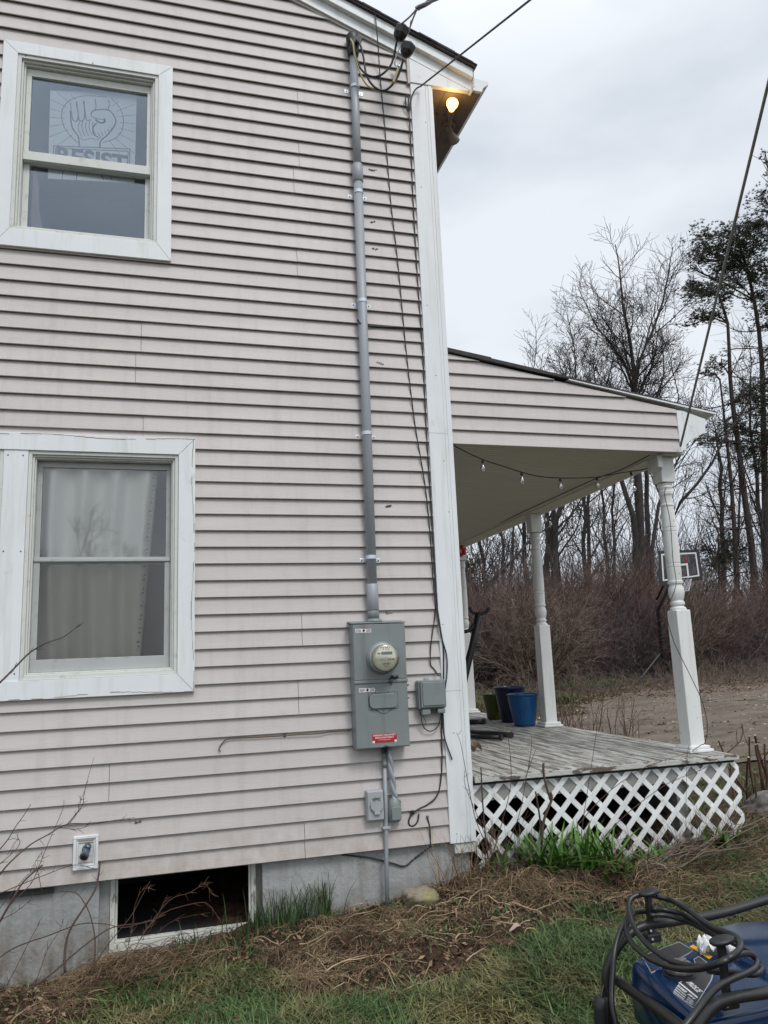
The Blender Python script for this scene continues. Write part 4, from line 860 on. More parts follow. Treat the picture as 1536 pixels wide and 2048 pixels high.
# pots
def pot(name,px,py,Y,r,h,m,label):
    X=W(px,py,Y)[0]; z0=dz(Y)+.003; r1=r*.66
    t=thing(name,label,'plant pot',(X,Y,z0),'glazed pots on the porch')
    mb=MB(); mb.lathe((X,Y,z0),[(r1*.9,0),(r1,.01),(r*.82,h*.45),(r*.95,h*.85),(r*.97,h*.93),(r*1.03,h*.94),(r*1.03,h),(r*.93,h),(r*.9,h*.88)],36,cap=False); mb.build('pot_body',m,t,smooth=False,bevel=.003)
    mb=MB(); mb.lathe((X,Y,z0),[(.001,h*.86),(r*.9,h*.88)],24,cap=False); mb.build('potting_soil',M['soil'],t)
pot('plant_pot',1049,1440,2.60,.160,.315,M['blue'],'bright blue glazed pot at the front of the pot group by the post')
pot('plant_pot',1024,1440,3.05,.170,.365,M['navy'],'dark navy glazed pot behind the bright blue pot')
pot('plant_pot',992,1440,3.45,.140,.275,M['green'],'olive green glazed pot left of the navy pot')
# black hook stand (fitness bench uprights)
hs=thing('hook_stand','black metal stand with U shaped rest leaning on the porch','stand',W(935,1400,2.2))
Yh=2.3
mb=MB(); mb.tube(wp([(956,1226,Yh),(945,1290,Yh),(930,1350,Yh),(915,1420,Yh)]),[.030,.033,.036,.036],10); mb.build('upright',M['frame'],hs,smooth=True)
mb=MB(); mb.tube(spline(wp([(940,1214,Yh),(943,1222,Yh),(950,1226,Yh),(962,1227,Yh),(972,1224,Yh),(978,1216,Yh)]),4),.018,10); mb.build('rest',M['frame'],hs,smooth=True)
mb=MB(); mb.tube(spline(wp([(946,1248,Yh),(944,1256,Yh),(936,1262,Yh),(922,1264,Yh),(912,1262,Yh)]),4),.018,10); mb.tube(wp([(921,1266,Yh),(912,1330,Yh),(905,1400,Yh)]),.032,8); mb.build('second_rest',M['frame'],hs,smooth=True)
for k,(L,r_,lb) in enumerate(((((925,1461),(975,1466),(1020,1470)),.022,'long black tube lying on the porch floor nearest the pots'),(((925,1470),(960,1474),(1000,1475)),.02,'shorter black tube lying in front of the longer one on the porch'),(((925,1444),(950,1444),(966,1444)),.03,'flat black bar lying at the back of the porch floor'))):
    P=[G(x,y,dz(1.9)+r_+.004) for x,y in L]; t=thing('metal_tube',lb,'tube',P[0]); MB().tube(P,r_,10).build('tube_body',M['frame'],t,smooth=True)
    MB().tube([P[-1],tuple(Vector(P[-1])+(Vector(P[-1])-Vector(P[-2])).normalized()*.02)],r_*1.25,10).build('end_cap',M['black'],t)
# curled dry leaf on deck
c_=Vector(G(951,1499,dz(1.4)+.012)); V=[];F=[]
for i in range(7):
    for j in range(4):
        u=i/6-.5; v=j/3-.5; V.append((c_.x+u*.10,c_.y+v*.06*(1-abs(u)*1.6),c_.z+.04*v*v*4+.02*math.sin(u*9)))
for i in range(6):
    for j in range(3): a=i*4+j; F.append((a,a+4,a+5,a+1))
tag(link_mesh('dry_leaf',V,F,M['leaf'],smooth=True,origin=c_),'curled brown dry leaf lying on the porch boards','leaf')
# red flower ornament at the back post
fp=Vector(W(920,1102,4.3)); rf=thing('flower_ornament','red orange artificial flower on the rear porch post','ornament',fp)
mb=MB()
for k in range(14):
    an=k*2.4; r_=.03+.025*(k%3)/2; q=fp+Vector((math.cos(an)*r_,-.02-.01*(k%2),math.sin(an)*r_)); mb.lathe(q,[(.002,-.02),(.022,-.008),(.026,.006),(.010,.02)],7,axis=(math.cos(an),-.6,math.sin(an)))
mb.build('petals',M['redflower'],rf)
MB().tube([fp+Vector((0,.0,0)),fp+Vector((-.02,.05,-.09))],.006,6).build('stem',M['vine'],rf)

# ------------------------------------------------------------------ generator
gn=thing('portable_generator','blue portable generator with black tube frame in the lower right corner','generator',(-.1,-2.5,-.45))
YR,YF=-2.27,-2.84
gz=lambda x,y:float(Hh(x,y))
rear=spline(wp([(1585,1788,YR),(1536,1799,YR),(1440,1827,YR),(1340,1844,YR),(1295,1850,YR),(1258,1868,YR),(1228,1905,YR),(1213,1945,YR),(1213,1995,YR)]),6)
e_=rear[-1]; rear+= [Vector((e_.x+.01,YR,e_.z-.15)),Vector((e_.x+.015,YR,-.34)),Vector((e_.x+.06,YR,-.42)),Vector((e_.x+.12,YR,-.43)),Vector((.5,YR,-.43)),Vector((.62,YR,-.36)),Vector((.64,YR,.05)),Vector((.58,YR,.19))]
rear=[Vector((.58,YR,.20))]+rear[:-1]+[Vector((.63,YR,.10)),Vector((.58,YR,.20))]
front=spline(wp([(1600,1975,YF),(1536,1985,YF),(1470,1995,YF),(1430,2010,YF),(1400,2045,YF),(1380,2085,YF)]),6)
e_=front[-1]; front+=[Vector((e_.x-.005,YF,e_.z-.12)),Vector((e_.x,YF,-.34)),Vector((e_.x+.05,YF,-.42)),Vector((.5,YF,-.43)),Vector((.62,YF,-.36)),Vector((.64,YF,.08)),Vector((.57,YF,.165))]
rl=MB().tube(rear,.0158,14).build('rear_frame_tube',M['frame'],gn,smooth=True)
MB().tube([Vector((.57,YF,.165))]+front,.0158,14).build('front_frame_tube',M['frame'],gn,smooth=True)
crs=[W(1233,1960,YR-.01),W(1275,1990,-2.42),W(1330,2028,-2.66),W(1385,2072,YF+.01)]
MB().tube(spline(crs,4),.0158,14).build('end_cross_tube',M['frame'],gn,smooth=True)
q=[Vector(c)-Vector((0,0,.19)) for c in crs]; MB().tube(spline(q,4),.0125,12).build('lower_cross_tube',M['frame'],gn,smooth=True)
MB().tube([(.60,YR,.17),(.62,-2.5,.17),(.60,YF,.15)],.0158,12).build('far_cross_tube',M['frame'],gn,smooth=True)
# fuel tank
def rbox(x0,x1,y0,y1,z0,z1,r,seg=5,top=0.):
    mb=MB(); mb.box(x0,x1,y0,y1,z0,z1); return mb
TZ=.110
P=[G(1258,1921,TZ),G(1358,1884,TZ),G(1460,1868,TZ),(.46,-2.31,TZ),(.46,-2.76,TZ),G(1398,2050,TZ)]
def inset(P,d):
    c_=Vector((sum(p[0] for p in P)/len(P),sum(p[1] for p in P)/len(P),0)); o=[]
    for p in P:
        v=Vector((p[0],p[1],0)); e=(c_-v).normalized(); o.append((v.x+e.x*d,v.y+e.y*d,p[2]))
    return o
def roundpoly(P,r,n=5):
    o=[];k=len(P)
    for i in range(k):
        p=Vector(P[i]); a=(Vector(P[i-1])-p).normalized()*r; b=(Vector(P[(i+1)%k])-p).normalized()*r
        for j in range(n+1):
            t=j/n; o.append(tuple((p+a)*(1-t)**2+p*2*t*(1-t)+(p+b)*t*t))
    return o
base=roundpoly(P,.030); K=len(base); V=[];F=[]
lev=[(0.0,-.17),(-.006,-.165),(-.008,-.085),(-.012,-.083),(-.012,-.072),(-.006,-.068),(.0,-.020),(.005,-.008),(.013,-.0015),(.024,0.)]
for d,dzv in lev:
    for p in inset(base,d): V.append((p[0],p[1],TZ+dzv))
for i in range(len(lev)-1):
    for k in range(K): F.append((i*K+k,i*K+(k+1)%K,(i+1)*K+(k+1)%K,(i+1)*K+k))
F.append(tuple((len(lev)-1)*K+k for k in range(K))); F.append(tuple(range(K-1,-1,-1)))
tk=link_mesh('fuel_tank',V,F,M['tank'],gn,smooth=True); es=tk.modifiers.new('e','EDGE_SPLIT'); es.split_angle=R(50)
# raised rear shoulder of the tank with ridges
sh=MB(); sp_=[G(1420,1868,TZ),G(1470,1855,TZ),(.44,-2.30,TZ),(.44,-2.72,TZ),G(1536,1960,TZ),G(1468,1925,TZ)]
sb=roundpoly(sp_,.02,3); K=len(sb); V=[];F=[]
for d,h in ((0,-.002),(.004,.012),(.016,.022),(.03,.024)):
    for p in inset(sb,d): V.append((p[0],p[1],TZ+h))
for i in range(3):
    for k in range(K): F.append((i*K+k,i*K+(k+1)%K,(i+1)*K+(k+1)%K,(i+1)*K+k))
F.append(tuple(3*K+k for k in range(K)))
link_mesh('raised_shoulder',V,F,M['tank'],tk,smooth=True)
rb=MB()
for k in range(5):
    x=-.30+k*.085; rb.box(x,x+.05,-2.83,-2.775,.035,.080)
rb.build('side_ridges',M['tank'],gn,bevel=.008)
def decal(name,px,m,dzv,parent=tk):
    P=[G(x,y,TZ+dzv) for x,y in px]; return MB().prism(P,(0,0,-.0004)).build(name,m,parent)
decal('decal_border',[(1283,1912),(1358,1883),(1387,1900),(1377,1908),(1330,1932),(1303,1947)],M['decalline'],.0008)
decal('decal',[(1285,1912),(1358,1884.5),(1385,1900),(1375,1907),(1327,1931),(1303,1944)],M['decal'],.0012)
decal('decal_border',[(1388,1934),(1428,1944),(1424,1960),(1388,2018),(1346,1986),(1358,1966)],M['decalline'],.0008)
decal('decal',[(1389,1936),(1425,1945),(1421,1960),(1387,2015),(1349,1985),(1360,1967)],M['decal'],.0012)
decal('decal_border',[(1387,1918),(1398,1912),(1414,1924),(1411,1930),(1390,1928)],M['decalline'],.0008)
decal('decal',[(1388.5,1918.5),(1398,1913.5),(1412,1924),(1410,1928.5),(1391,1926.5)],M['decal'],.0012)
decal('warning_label',[(1379,1893),(1386,1889),(1425,1913),(1418,1918)],M['warn'],.0016)
decal('decal_line',[(1357,1965),(1359,1964),(1396,1994),(1394,1996)],M['decaltxt'],.0018)
def gtext(s,size,m,px,py,px2,py2,upx,upy,bold=0.,sx=1.):
    a=Vector(G(px,py,TZ+.002)); X=Vector(G(px2,py2,TZ+.002))-a; Y=Vector(G(upx,upy,TZ+.002))-a; X.normalize(); Y=(Y-X*Y.dot(X)).normalized(); text(s,size,m,tk,a,X,Y,bold=bold,sx=sx)
gtext('KOHLER',.034,M['decalblue'],1304,1929,1320,1943,1312,1922,.001,.8)
gtext('PRO5.2E',.026,M['decaltxt'],1388,1974,1402,1986,1396,1966,.0003,.78)
gtext('KOHLER',.013,M['decaltxt'],1364,1978,1376,1988,1370,1971,.0002)
for k in range(3): gtext('ENGINE OIL AND FUEL',.0058,M['decaltxt'],1362-k*2.2,1983+k*3.6,1374-k*2.2,1993+k*3.6,1368,1976)
gtext('5200 W',.011,M['decaltxt'],1383,1993,1395,2003,1389,1986,.0002)
for k in range(3): gtext('120 V 240 V',.0062,M['decaltxt'],1381-k*1.5,1999+k*3.2,1393,2009+k*3.2,1387,1992)
# fuel cap
cx_,cy_,_=G(1358,1936,TZ+.02)
mb=MB(); prof=[]; 
mb.lathe((cx_,cy_,TZ),[(.050,0),(.050,.004),(.040,.006),(.040,.012)],30,cap=False); mb.build('filler_neck',M['black'],tk,smooth=False)
mb=MB(); n_=30; V=[];F=[]
for r0,h in ((.038,.010),(.044,.014),(.044,.030),(.038,.036),(.020,.038),(.001,.038)):
    for k in range(n_*2):
        an=math.pi*k/n_; rr_=r0*(1+(.04*math.cos(an*10) if .01<h<.034 else 0)); V.append((cx_+rr_*math.cos(an),cy_+rr_*math.sin(an),TZ+h))
for i in range(5):
    for k in range(n_*2): F.append((i*n_*2+k,i*n_*2+(k+1)%(n_*2),(i+1)*n_*2+(k+1)%(n_*2),(i+1)*n_*2+k))
link_mesh('fuel_cap',V,F,M['cap'],tk,smooth=True)
mb=MB(); mb.obox((cx_,cy_,TZ+.040),(.030,.012,0),(-.004,.008,0),(0,0,.004)); mb.build('cap_grip',M['cap'],tk,bevel=.002)
# cord hooks
for (px,py,Y,by) in ((1295,1784,YR,1862),(1441,1880,YF+.04,1990)):
    top=Vector(W(px,py,Y)); bot=Vector(W(px+3,by,Y)); h=MB(); h.box(top.x-.0085,top.x+.0085,Y-.012,Y+.012,bot.z-.02,top.z-.004); hk=h.build('cord_hook',M['black'],gn,bevel=.004)
    L=MB(); V=[];F=[]; n_=24
    for (s_,h_) in ((.85,-.008),(1,-.004),(1.,.002),(.85,.005),(.3,.006)):
        for k in range(n_):
            an=2*math.pi*k/n_; V.append((top.x+.037*s_*math.cos(an)+.004,Y+.026*s_*math.sin(an),top.z+h_+.004*math.cos(an)))
    for i in range(4):
        for k in range(n_): F.append((i*n_+k,i*n_+(k+1)%n_,(i+1)*n_+(k+1)%n_,(i+1)*n_+k))
    F.append(tuple(4*n_+k for k in range(n_))); F.append(tuple(range(n_-1,-1,-1)))
    link_mesh('hook_pad',V,F,M['black'],hk,smooth=True)
    MB().box(top.x-.028,top.x+.028,Y-.018,Y+.018,bot.z-.035,bot.z-.005).build('hook_clamp',M['black'],hk,bevel=.006)
    q=MB(); q.lathe((bot.x-.002,Y-.019,bot.z-.02),[(.004,0),(.004,.003)],10,axis=(0,-1,0)); q.lathe((bot.x-.002,Y-.013,bot.z+.005),[(.004,0),(.004,.003)],10,axis=(0,-1,0)); q.build('bolt',M['zinc'],hk)
# lower body: engine block, side panel, feet
mb=MB(); mb.box(-.36,.42,-2.70,-2.36,-.36,-.07); mb.build('engine_housing',M['frame'],gn,bevel=.02)
mb=MB(); 
for k in range(9): mb.box(-.372,-.361,-2.66,-2.42,-.33+k*.026,-.318+k*.026)
mb.build('cooling_fins',M['steel'],gn,bevel=.002)
for x in (-.33,.52):
    for y in (YR,YF): MB().lathe((x,y,gz(x,y)-.005),[(.025,0),(.025,.03),(.018,.045)],14).build('foot',M['rubber'],gn,smooth=True)
# heavy cord wrapped round the hooks (a thing of its own)
gc=thing('extension_cord','heavy black electric cord coiled around the generator hooks','cord',W(1340,1950,-2.5))
def dp(L): return [W(1150+x/3.98,1700+y/3.98,Y) for x,y,Y in L]
A_,B_=-2.26,-2.82
cords=[
 [(640,366,A_),(560,352,A_),(490,362,A_),(448,385,A_),(430,430,-2.27),(436,510,-2.3),(475,620,-2.36),(560,735,-2.44),(680,835,-2.56),(790,892,-2.66),(900,920,-2.74),(1010,932,-2.8),(1100,915,-2.86),(1220,862,-2.9),(1300,800,-2.88),(1318,740,-2.82),(1280,690,-2.74),(1200,655,-2.68),(1120,625,-2.62),(1010,560,-2.52),(880,465,-2.4),(760,400,-2.3),(640,366,A_)],
 [(640,476,A_+.02),(560,485,A_+.02),(450,505,A_),(408,570,-2.28),(412,660,-2.32),(470,760,-2.4),(570,850,-2.5),(690,910,-2.6),(820,945,-2.7),(950,950,-2.8),(1080,925,-2.87),(1200,880,-2.9),(1310,830,-2.86),(1395,830,-2.8),(1445,880,-2.8),(1430,940,-2.84),(1350,985,-2.88),(1230,1035,-2.93),(1120,1100,-2.97),(1030,1200,-3.0),(940,1320,-3.02),(860,1420,-3.03),(800,1500,-3.04)],
 [(620,470,-2.30),(720,478,-2.3),(840,505,-2.34),(920,545,-2.4),(1010,600,-2.5),(1110,665,-2.6),(1190,705,-2.68),(1260,740,-2.74),(1330,775,-2.76),(1410,830,-2.76),(1470,910,-2.76),(1480,960,-2.78),(1430,990,-2.82),(1320,985,-2.8),(1180,975,-2.76),(1060,962,-2.7)],
 [(600,520,-2.30),(720,520,-2.31),(850,555,-2.36),(960,600,-2.44),(1060,655,-2.54),(1130,690,-2.62)],
 [(470,500,A_),(400,575,-2.28),(345,680,-2.31),(312,820,-2.34),(302,960,-2.36),(292,1110,-2.38),(296,1240,-2.4),(330,1400,-2.42),(345,1500,-2.42)],
 [(430,570,-2.24),(385,700,-2.24),(330,850,-2.26),(270,1000,-2.26),(225,1090,-2.28),(207,1180,-2.3)],
]
for k,L in enumerate(cords): MB().tube(spline(dp(L),6),[.0088,.0088,.0085,.008,.0085,.004][k],12).build('cord_loop',M['rubber'],gc,smooth=True)
pl_=dp([(205,1170,-2.3),(205,1260,-2.3),(210,1400,-2.3),(212,1470,-2.3)])
mb=MB(); mb.tube(pl_,[.021,.0225,.0225,.021],16); mb.build('plug_connector',M['black'],gc,smooth=True)
# white rag
rg=Vector(G(1432,1890,TZ+.03)); V=[];F=[]; nn=18
for i in range(nn):
    for j in range(nn):
        u=i/(nn-1)-.5; v=j/(nn-1)-.5; a=.13*u; b=.055*v*(1-1.2*u*u)
        V.append((rg.x+a*.8+b*.4,rg.y-a*.35+b,rg.z+.004+.02*math.sin(u*6+2)*.6+.014*math.sin(u*23+v*9)+.012*math.cos(v*21-u*5)))
for i in range(nn-1):
    for j in range(nn-1): a=i*nn+j; F.append((a,a+nn,a+nn+1,a+1))
o=link_mesh('crumpled_cloth',V,F,M['rag'],smooth=True,origin=rg); o.modifiers.new('s','SOLIDIFY').thickness=.004
tag(o,'crumpled white cloth tucked under the cord on the blue tank','cloth')

# ------------------------------------------------------------------ basketball hoop
bh=thing('basketball_hoop','portable basketball hoop with clear backboard standing at the driveway edge','basketball hoop',W(1318,1375,13))
YH=13.
def hq(u,v):  # board frame: photo corners TL,TR,BR,BL
    c=[Vector(W(1318,1104,YH+.3)),Vector(W(1396,1101,YH-.15)),Vector(W(1404,1157,YH-.15)),Vector(W(1322,1169,YH+.3))]
    return (c[0]*(1-u)+c[1]*u)*(1-v)+(c[3]*(1-u)+c[2]*u)*v
nrm=(hq(1,0)-hq(0,0)).cross(hq(0,1)-hq(0,0)).normalized(); 
if nrm.y>0: nrm=-nrm
def bstrip(mb,u0,u1,v0,v1,off,th): P=[hq(u0,v0),hq(u1,v0),hq(u1,v1),hq(u0,v1)]; mb.prism([p+nrm*off for p in P],-nrm*th)
mb=MB(); bstrip(mb,.04,.96,.05,.95,0,.01); mb.build('clear_panel',M['bulbglass2'],bh)
mb=MB(); bstrip(mb,-.02,1.02,-.03,.05,.012,.05); bstrip(mb,-.02,1.02,.91,1.05,.012,.05); bstrip(mb,-.02,.045,.05,.91,.012,.05); bstrip(mb,.955,1.02,.05,.91,.012,.05); mb.build('board_frame',M['ink'],bh)
mb=MB(); bstrip(mb,.05,.95,.06,.11,.006,.004); bstrip(mb,.05,.95,.86,.905,.006,.004); bstrip(mb,.05,.085,.11,.86,.006,.004); bstrip(mb,.915,.95,.11,.86,.006,.004)
bstrip(mb,.30,.70,.42,.48,.006,.004); bstrip(mb,.30,.34,.48,.86,.006,.004); bstrip(mb,.66,.70,.48,.86,.006,.004); mb.build('white_lines',M['stk'],bh)
mb=MB(); bstrip(mb,.66,.685,.12,.42,.0065,.004); mb.build('red_line',M['red'],bh)
c0=hq(.5,.95)+nrm*.26; mb=MB(); mb.tube([c0+Vector((math.cos(a)*.22,math.sin(a)*.22,0)) for a in np.linspace(0,2*math.pi,25)],.010,6); mb.build('rim',M['black'],bh,smooth=True)
mb=MB()
for k in range(12):
    for s_ in (1,-1):
        a0=k*math.pi/6; mb.tube([c0+Vector((math.cos(a0+s_*t*.26)*(.22-.035*t),math.sin(a0+s_*t*.26)*(.22-.035*t),-.11*t)) for t in (0,1,2,3)],.005,4)
mb.build('net',M['stk'],bh)
bx,by_,bz_=hq(.2,.6); foot=Vector(W(1330,1360,YH+1.1)); foot.z=gz(foot.x,foot.y)
mb=MB(); mb.tube([hq(.35,.75)-nrm*.05,Vector((foot.x,foot.y,foot.z+1.9)),foot+Vector((0,0,.2))],.045,8); mb.tube([hq(.45,.2)-nrm*.05,Vector((foot.x,foot.y,foot.z+2.2))],.03,6); mb.build('pole',M['black'],bh,smooth=True)
f2=Vector(W(1300,1385,YH)); f2.z=gz(f2.x,f2.y); mb=MB(); mb.box(f2.x-.55,f2.x+.55,f2.y-.1,f2.y+.5,f2.z,f2.z+.14); mb.tube([f2+Vector((-.1,.2,.16)),f2+Vector((.75,.5,.75))],.03,6); mb.build('base',M['black'],bh,bevel=.05)

# ------------------------------------------------------------------ trees
def rv(): v=RNG.normal(size=3); return v/np.linalg.norm(v)
def grow(T,p,d,L,r,lev,seg=6,up=.12,wander=.16,nch=(5,7,6),ang=(.5,.9),lr=(.45,.7),taper=.35,rmin=.006,start=.25,tips=None):
    """recursive limb: appends (points, radii)"""
    pts=[p]; d=d/np.linalg.norm(d); ds=[d]
    for i in range(seg):
        d=d+rv()*wander+np.array((0,0,up)); d/=np.linalg.norm(d); pts.append(pts[-1]+d*L/seg); ds.append(d)
    P=np.array(pts); rr=np.maximum(np.linspace(r,r*taper,seg+1),rmin*.8); T.setdefault(lev,[]).append((P,rr))
    if lev==0:
        if tips is not None: tips.append((P[-1],ds[-1]))
        return
    n=nch[min(lev-1,len(nch)-1)]
    for k in range(n):
        t=start+(1-start)*(k+RNG.random())/n; i=min(int(t*seg),seg-1); f=t*seg-i; q=P[i]*(1-f)+P[i+1]*f; dd=ds[i+1]
        a=RNG.uniform(*ang); x=np.cross(dd,rv()); x/=np.linalg.norm(x)+1e-9; nd=dd*math.cos(a)+x*math.sin(a)
        l=L*RNG.uniform(*lr)*(1.15-.5*t); rc=max(rmin,(r*(1-t)+r*taper*t)*.55)
        grow(T,q,nd,l,rc,lev-1,seg=4 if lev<3 else 5,up=up,wander=wander*1.15,nch=nch,ang=ang,lr=lr,taper=.4,rmin=rmin,start=.15,tips=tips)
def resample(P,n):
    P=np.array([tuple(p) for p in P]); s=np.r_[0,np.cumsum(np.linalg.norm(np.diff(P,axis=0),axis=1))]; t=np.linspace(0,s[-1],n); return np.stack([np.interp(t,s,P[:,k]) for k in range(3)],1)
def bare_tree(trunks,label,limbs=(7,),lev=3,rmin=.010,limbL=.4,nch=(5,6,5),group='bare trees beyond the yard',start=.35,up=.10,name='bare_tree',ang=(.5,.95),wander=.16):
    """trunks: list of (points px list,(Y),r0,r1)"""
    T={}; TK=[]
    base=trunks[0][0][0]
    for pts,r0,r1 in trunks:
        P=resample(spline(pts,5),12); P[1:-1]+=RNG.normal(size=(10,3))*.04; TK.append((P,np.linspace(r0,r1,12))); H=np.linalg.norm(P[-1]-P[0])
        n=limbs[0] if isinstance(limbs,tuple) else limbs
        for k in range(n):
            t=start+(1-start)*(k+RNG.random()*.8)/n; i=min(int(t*11),10); f=t*11-i; q=P[i]*(1-f)+P[i+1]*f; dd=P[i+1]-P[i]; dd/=np.linalg.norm(dd)
            a=RNG.uniform(.45,1.0)*(1.15-.5*t); x=np.cross(dd,rv()); x/=np.linalg.norm(x); nd=dd*math.cos(a)+x*math.sin(a)
            grow(T,q,nd,H*limbL*RNG.uniform(.6,1.1)*(1.2-.65*t),max(.012,(r0*(1-t)+r1*t)*.5),lev-1,up=up,rmin=rmin,nch=nch,ang=ang,wander=wander)
        grow(T,P[-1],P[-1]-P[-2],H*.18,r1,lev-1,up=up,rmin=rmin,nch=nch,ang=ang)
    b=Vector(base); t=thing(name,label,'tree',(b.x,b.y,gz(b.x,b.y)),group)
    tubes_mesh('trunk',TK,8,M['bark'],t,smooth=True); big=[];small=[]
    for l,v in T.items():
        (big if l>=2 else small).extend(v)
    if big: tubes_mesh('limb',big,5,M['bark'],t)
    tubes_mesh('crown',small,3,M['twig'],t); return t
def base_at(px,Y,py=1350):
    x,y,_=W(px,py,Y); return (x,y,gz(x,y)-.1)
def tr(pxs,Y,dY=0.): return [base_at(pxs[0][0],Y)]+[W(x,y,Y+dY*k) for k,(x,y) in enumerate(pxs[1:])]
# central multi stemmed tree
bare_tree([(tr([(1283,1350),(1283,1080),(1274,960),(1268,860),(1268,770),(1264,700),(1254,650),(1246,615)],19),.21,.045),
  (tr([(1283,1350),(1283,1080),(1274,960),(1268,860),(1270,760),(1290,700),(1310,650),(1322,615)],19.02),.19,.04),
  (tr([(1283,1350),(1283,1080),(1274,960),(1268,860),(1266,760),(1240,710),(1212,675)],19.04),.17,.03),
  (tr([(1275,1350),(1272,1080),(1243,960),(1225,900),(1208,840),(1195,790)],19,.1),.18,.03),
  (tr([(1290,1350),(1296,1080),(1294,960),(1290,880),(1300,820),(1325,760)],19.5),.16,.03),(tr([(1296,1350),(1308,1080),(1322,1000),(1345,940),(1380,880),(1400,850)],19,-.1),.12,.02)],
  'tall bare tree with dark forked stems rising behind the porch roof',limbs=(11,),lev=3,limbL=.27,start=.64,rmin=.0075,nch=(9,8,6),up=.05,ang=(.5,1.1),wander=.22)
bare_tree([(tr([(1150,1350),(1112,1100),(1140,900),(1152,780),(1150,715)],24),.16,.03)],'bare tree with dense twiggy crown left of the tall four stemmed tree',limbs=(24,),lev=3,limbL=.25,start=.42,nch=(8,8,5),rmin=.009,up=.07)
bare_tree([(tr([(1172,1350),(1170,1110),(1168,1010),(1155,960),(1120,880)],21),.13,.03),(tr([(1182,1350),(1178,1100),(1176,1000),(1190,880),(1215,760)],21),.10,.03)],'slim pair of bare trunks seen between the porch posts',limbs=(9,),lev=3,limbL=.22)
bare_tree([(tr([(1092,1350),(1094,1150),(1095,1040),(1090,920),(1080,800)],25),.20,.03),(tr([(1108,1350),(1106,1150),(1106,1020),(1112,880),(1120,790)],25),.17,.03)],'pair of dark straight bare trunks just right of the middle porch post',limbs=(9,),lev=3,limbL=.24)
bare_tree([(tr([(1060,1350),(1050,1150),(1045,1000),(1055,840),(1065,745)],28),.15,.03)],'small bare tree whose crown tips show at the left over the porch roof',limbs=(12,),lev=3,limbL=.22)
bare_tree([(tr([(1010,1350),(1008,1160),(1000,1000)],23),.11,.04),(tr([(1025,1350),(1022,1160),(1030,980)],23),.09,.03)],'thin bare twin trunks in the gap left of the middle post',limbs=(7,),lev=3,limbL=.25)
bare_tree([(tr([(985,1350),(975,1200),(962,1100),(938,1000)],22),.12,.04)],'leaning bare trunk with low branches near the rear porch post',limbs=(8,),lev=3,limbL=.3)
bare_tree([(tr([(955,1350),(965,1190),(1010,1140),(1060,1085),(1090,1060)],17,.1),.07,.03)],'leaning dead limb arching to the right above the brush',limbs=(6,),lev=2,limbL=.2)
bare_tree([(tr([(1400,1350),(1360,1150),(1340,1035),(1380,990),(1440,900),(1500,800)],20,-.2),.10,.03)],'slender bare tree leaning right behind the basketball hoop',limbs=(8,),lev=3,limbL=.2,start=.5)
bare_tree([(tr([(1446,1350),(1445,1100),(1440,1000),(1436,900)],24),.15,.06)],'broken bare snag with many small side branches beside the pines',limbs=(14,),lev=2,limbL=.25)
bare_tree([(tr([(1540,1350),(1530,1100),(1505,900),(1500,760)],23),.16,.03)],'bare tree at the right edge of the frame among the pines',limbs=(14,),lev=3,limbL=.25)
bare_tree([(tr([(1350,1350),(1345,1150),(1330,960),(1355,800),(1345,740)],26),.10,.02)],'faint thin bare tree far behind the porch roof corner',limbs=(12,),lev=3,limbL=.24,rmin=.008)
bare_tree([(tr([(1225,1350),(1215,1120),(1200,960),(1190,820),(1180,760)],27),.11,.02),(tr([(1235,1350),(1228,1100),(1222,900),(1215,780)],27),.10,.02)],'far thin bare trees filling the gap left of the tall stems',limbs=(12,),lev=3,limbL=.22,rmin=.008)
bare_tree([(tr([(1500,1350),(1475,1150),(1480,980),(1475,860)],26),.11,.02)],'narrow bare tree far behind the leaning pine trunks',limbs=(12,),lev=3,limbL=.24,rmin=.008)
def w3(L): return [(x,y,z) for x,y,z in L]
bare_tree([(w3([(-4.6,-24,-.6),(-4.5,-24,2.2),(-4.7,-24.1,4.0),(-4.3,-24,5.6)]),.12,.03),(w3([(-6.8,-26,-.6),(-6.9,-26,2.4),(-6.6,-26,5.4)]),.12,.03),(w3([(-2.8,-25,-.6),(-2.7,-25,2.4),(-2.9,-25,4.6)]),.10,.03)],'cluster of small bare trees reflected in the lower window glass',limbs=(14,),lev=3,limbL=.35,start=.25,group=None)
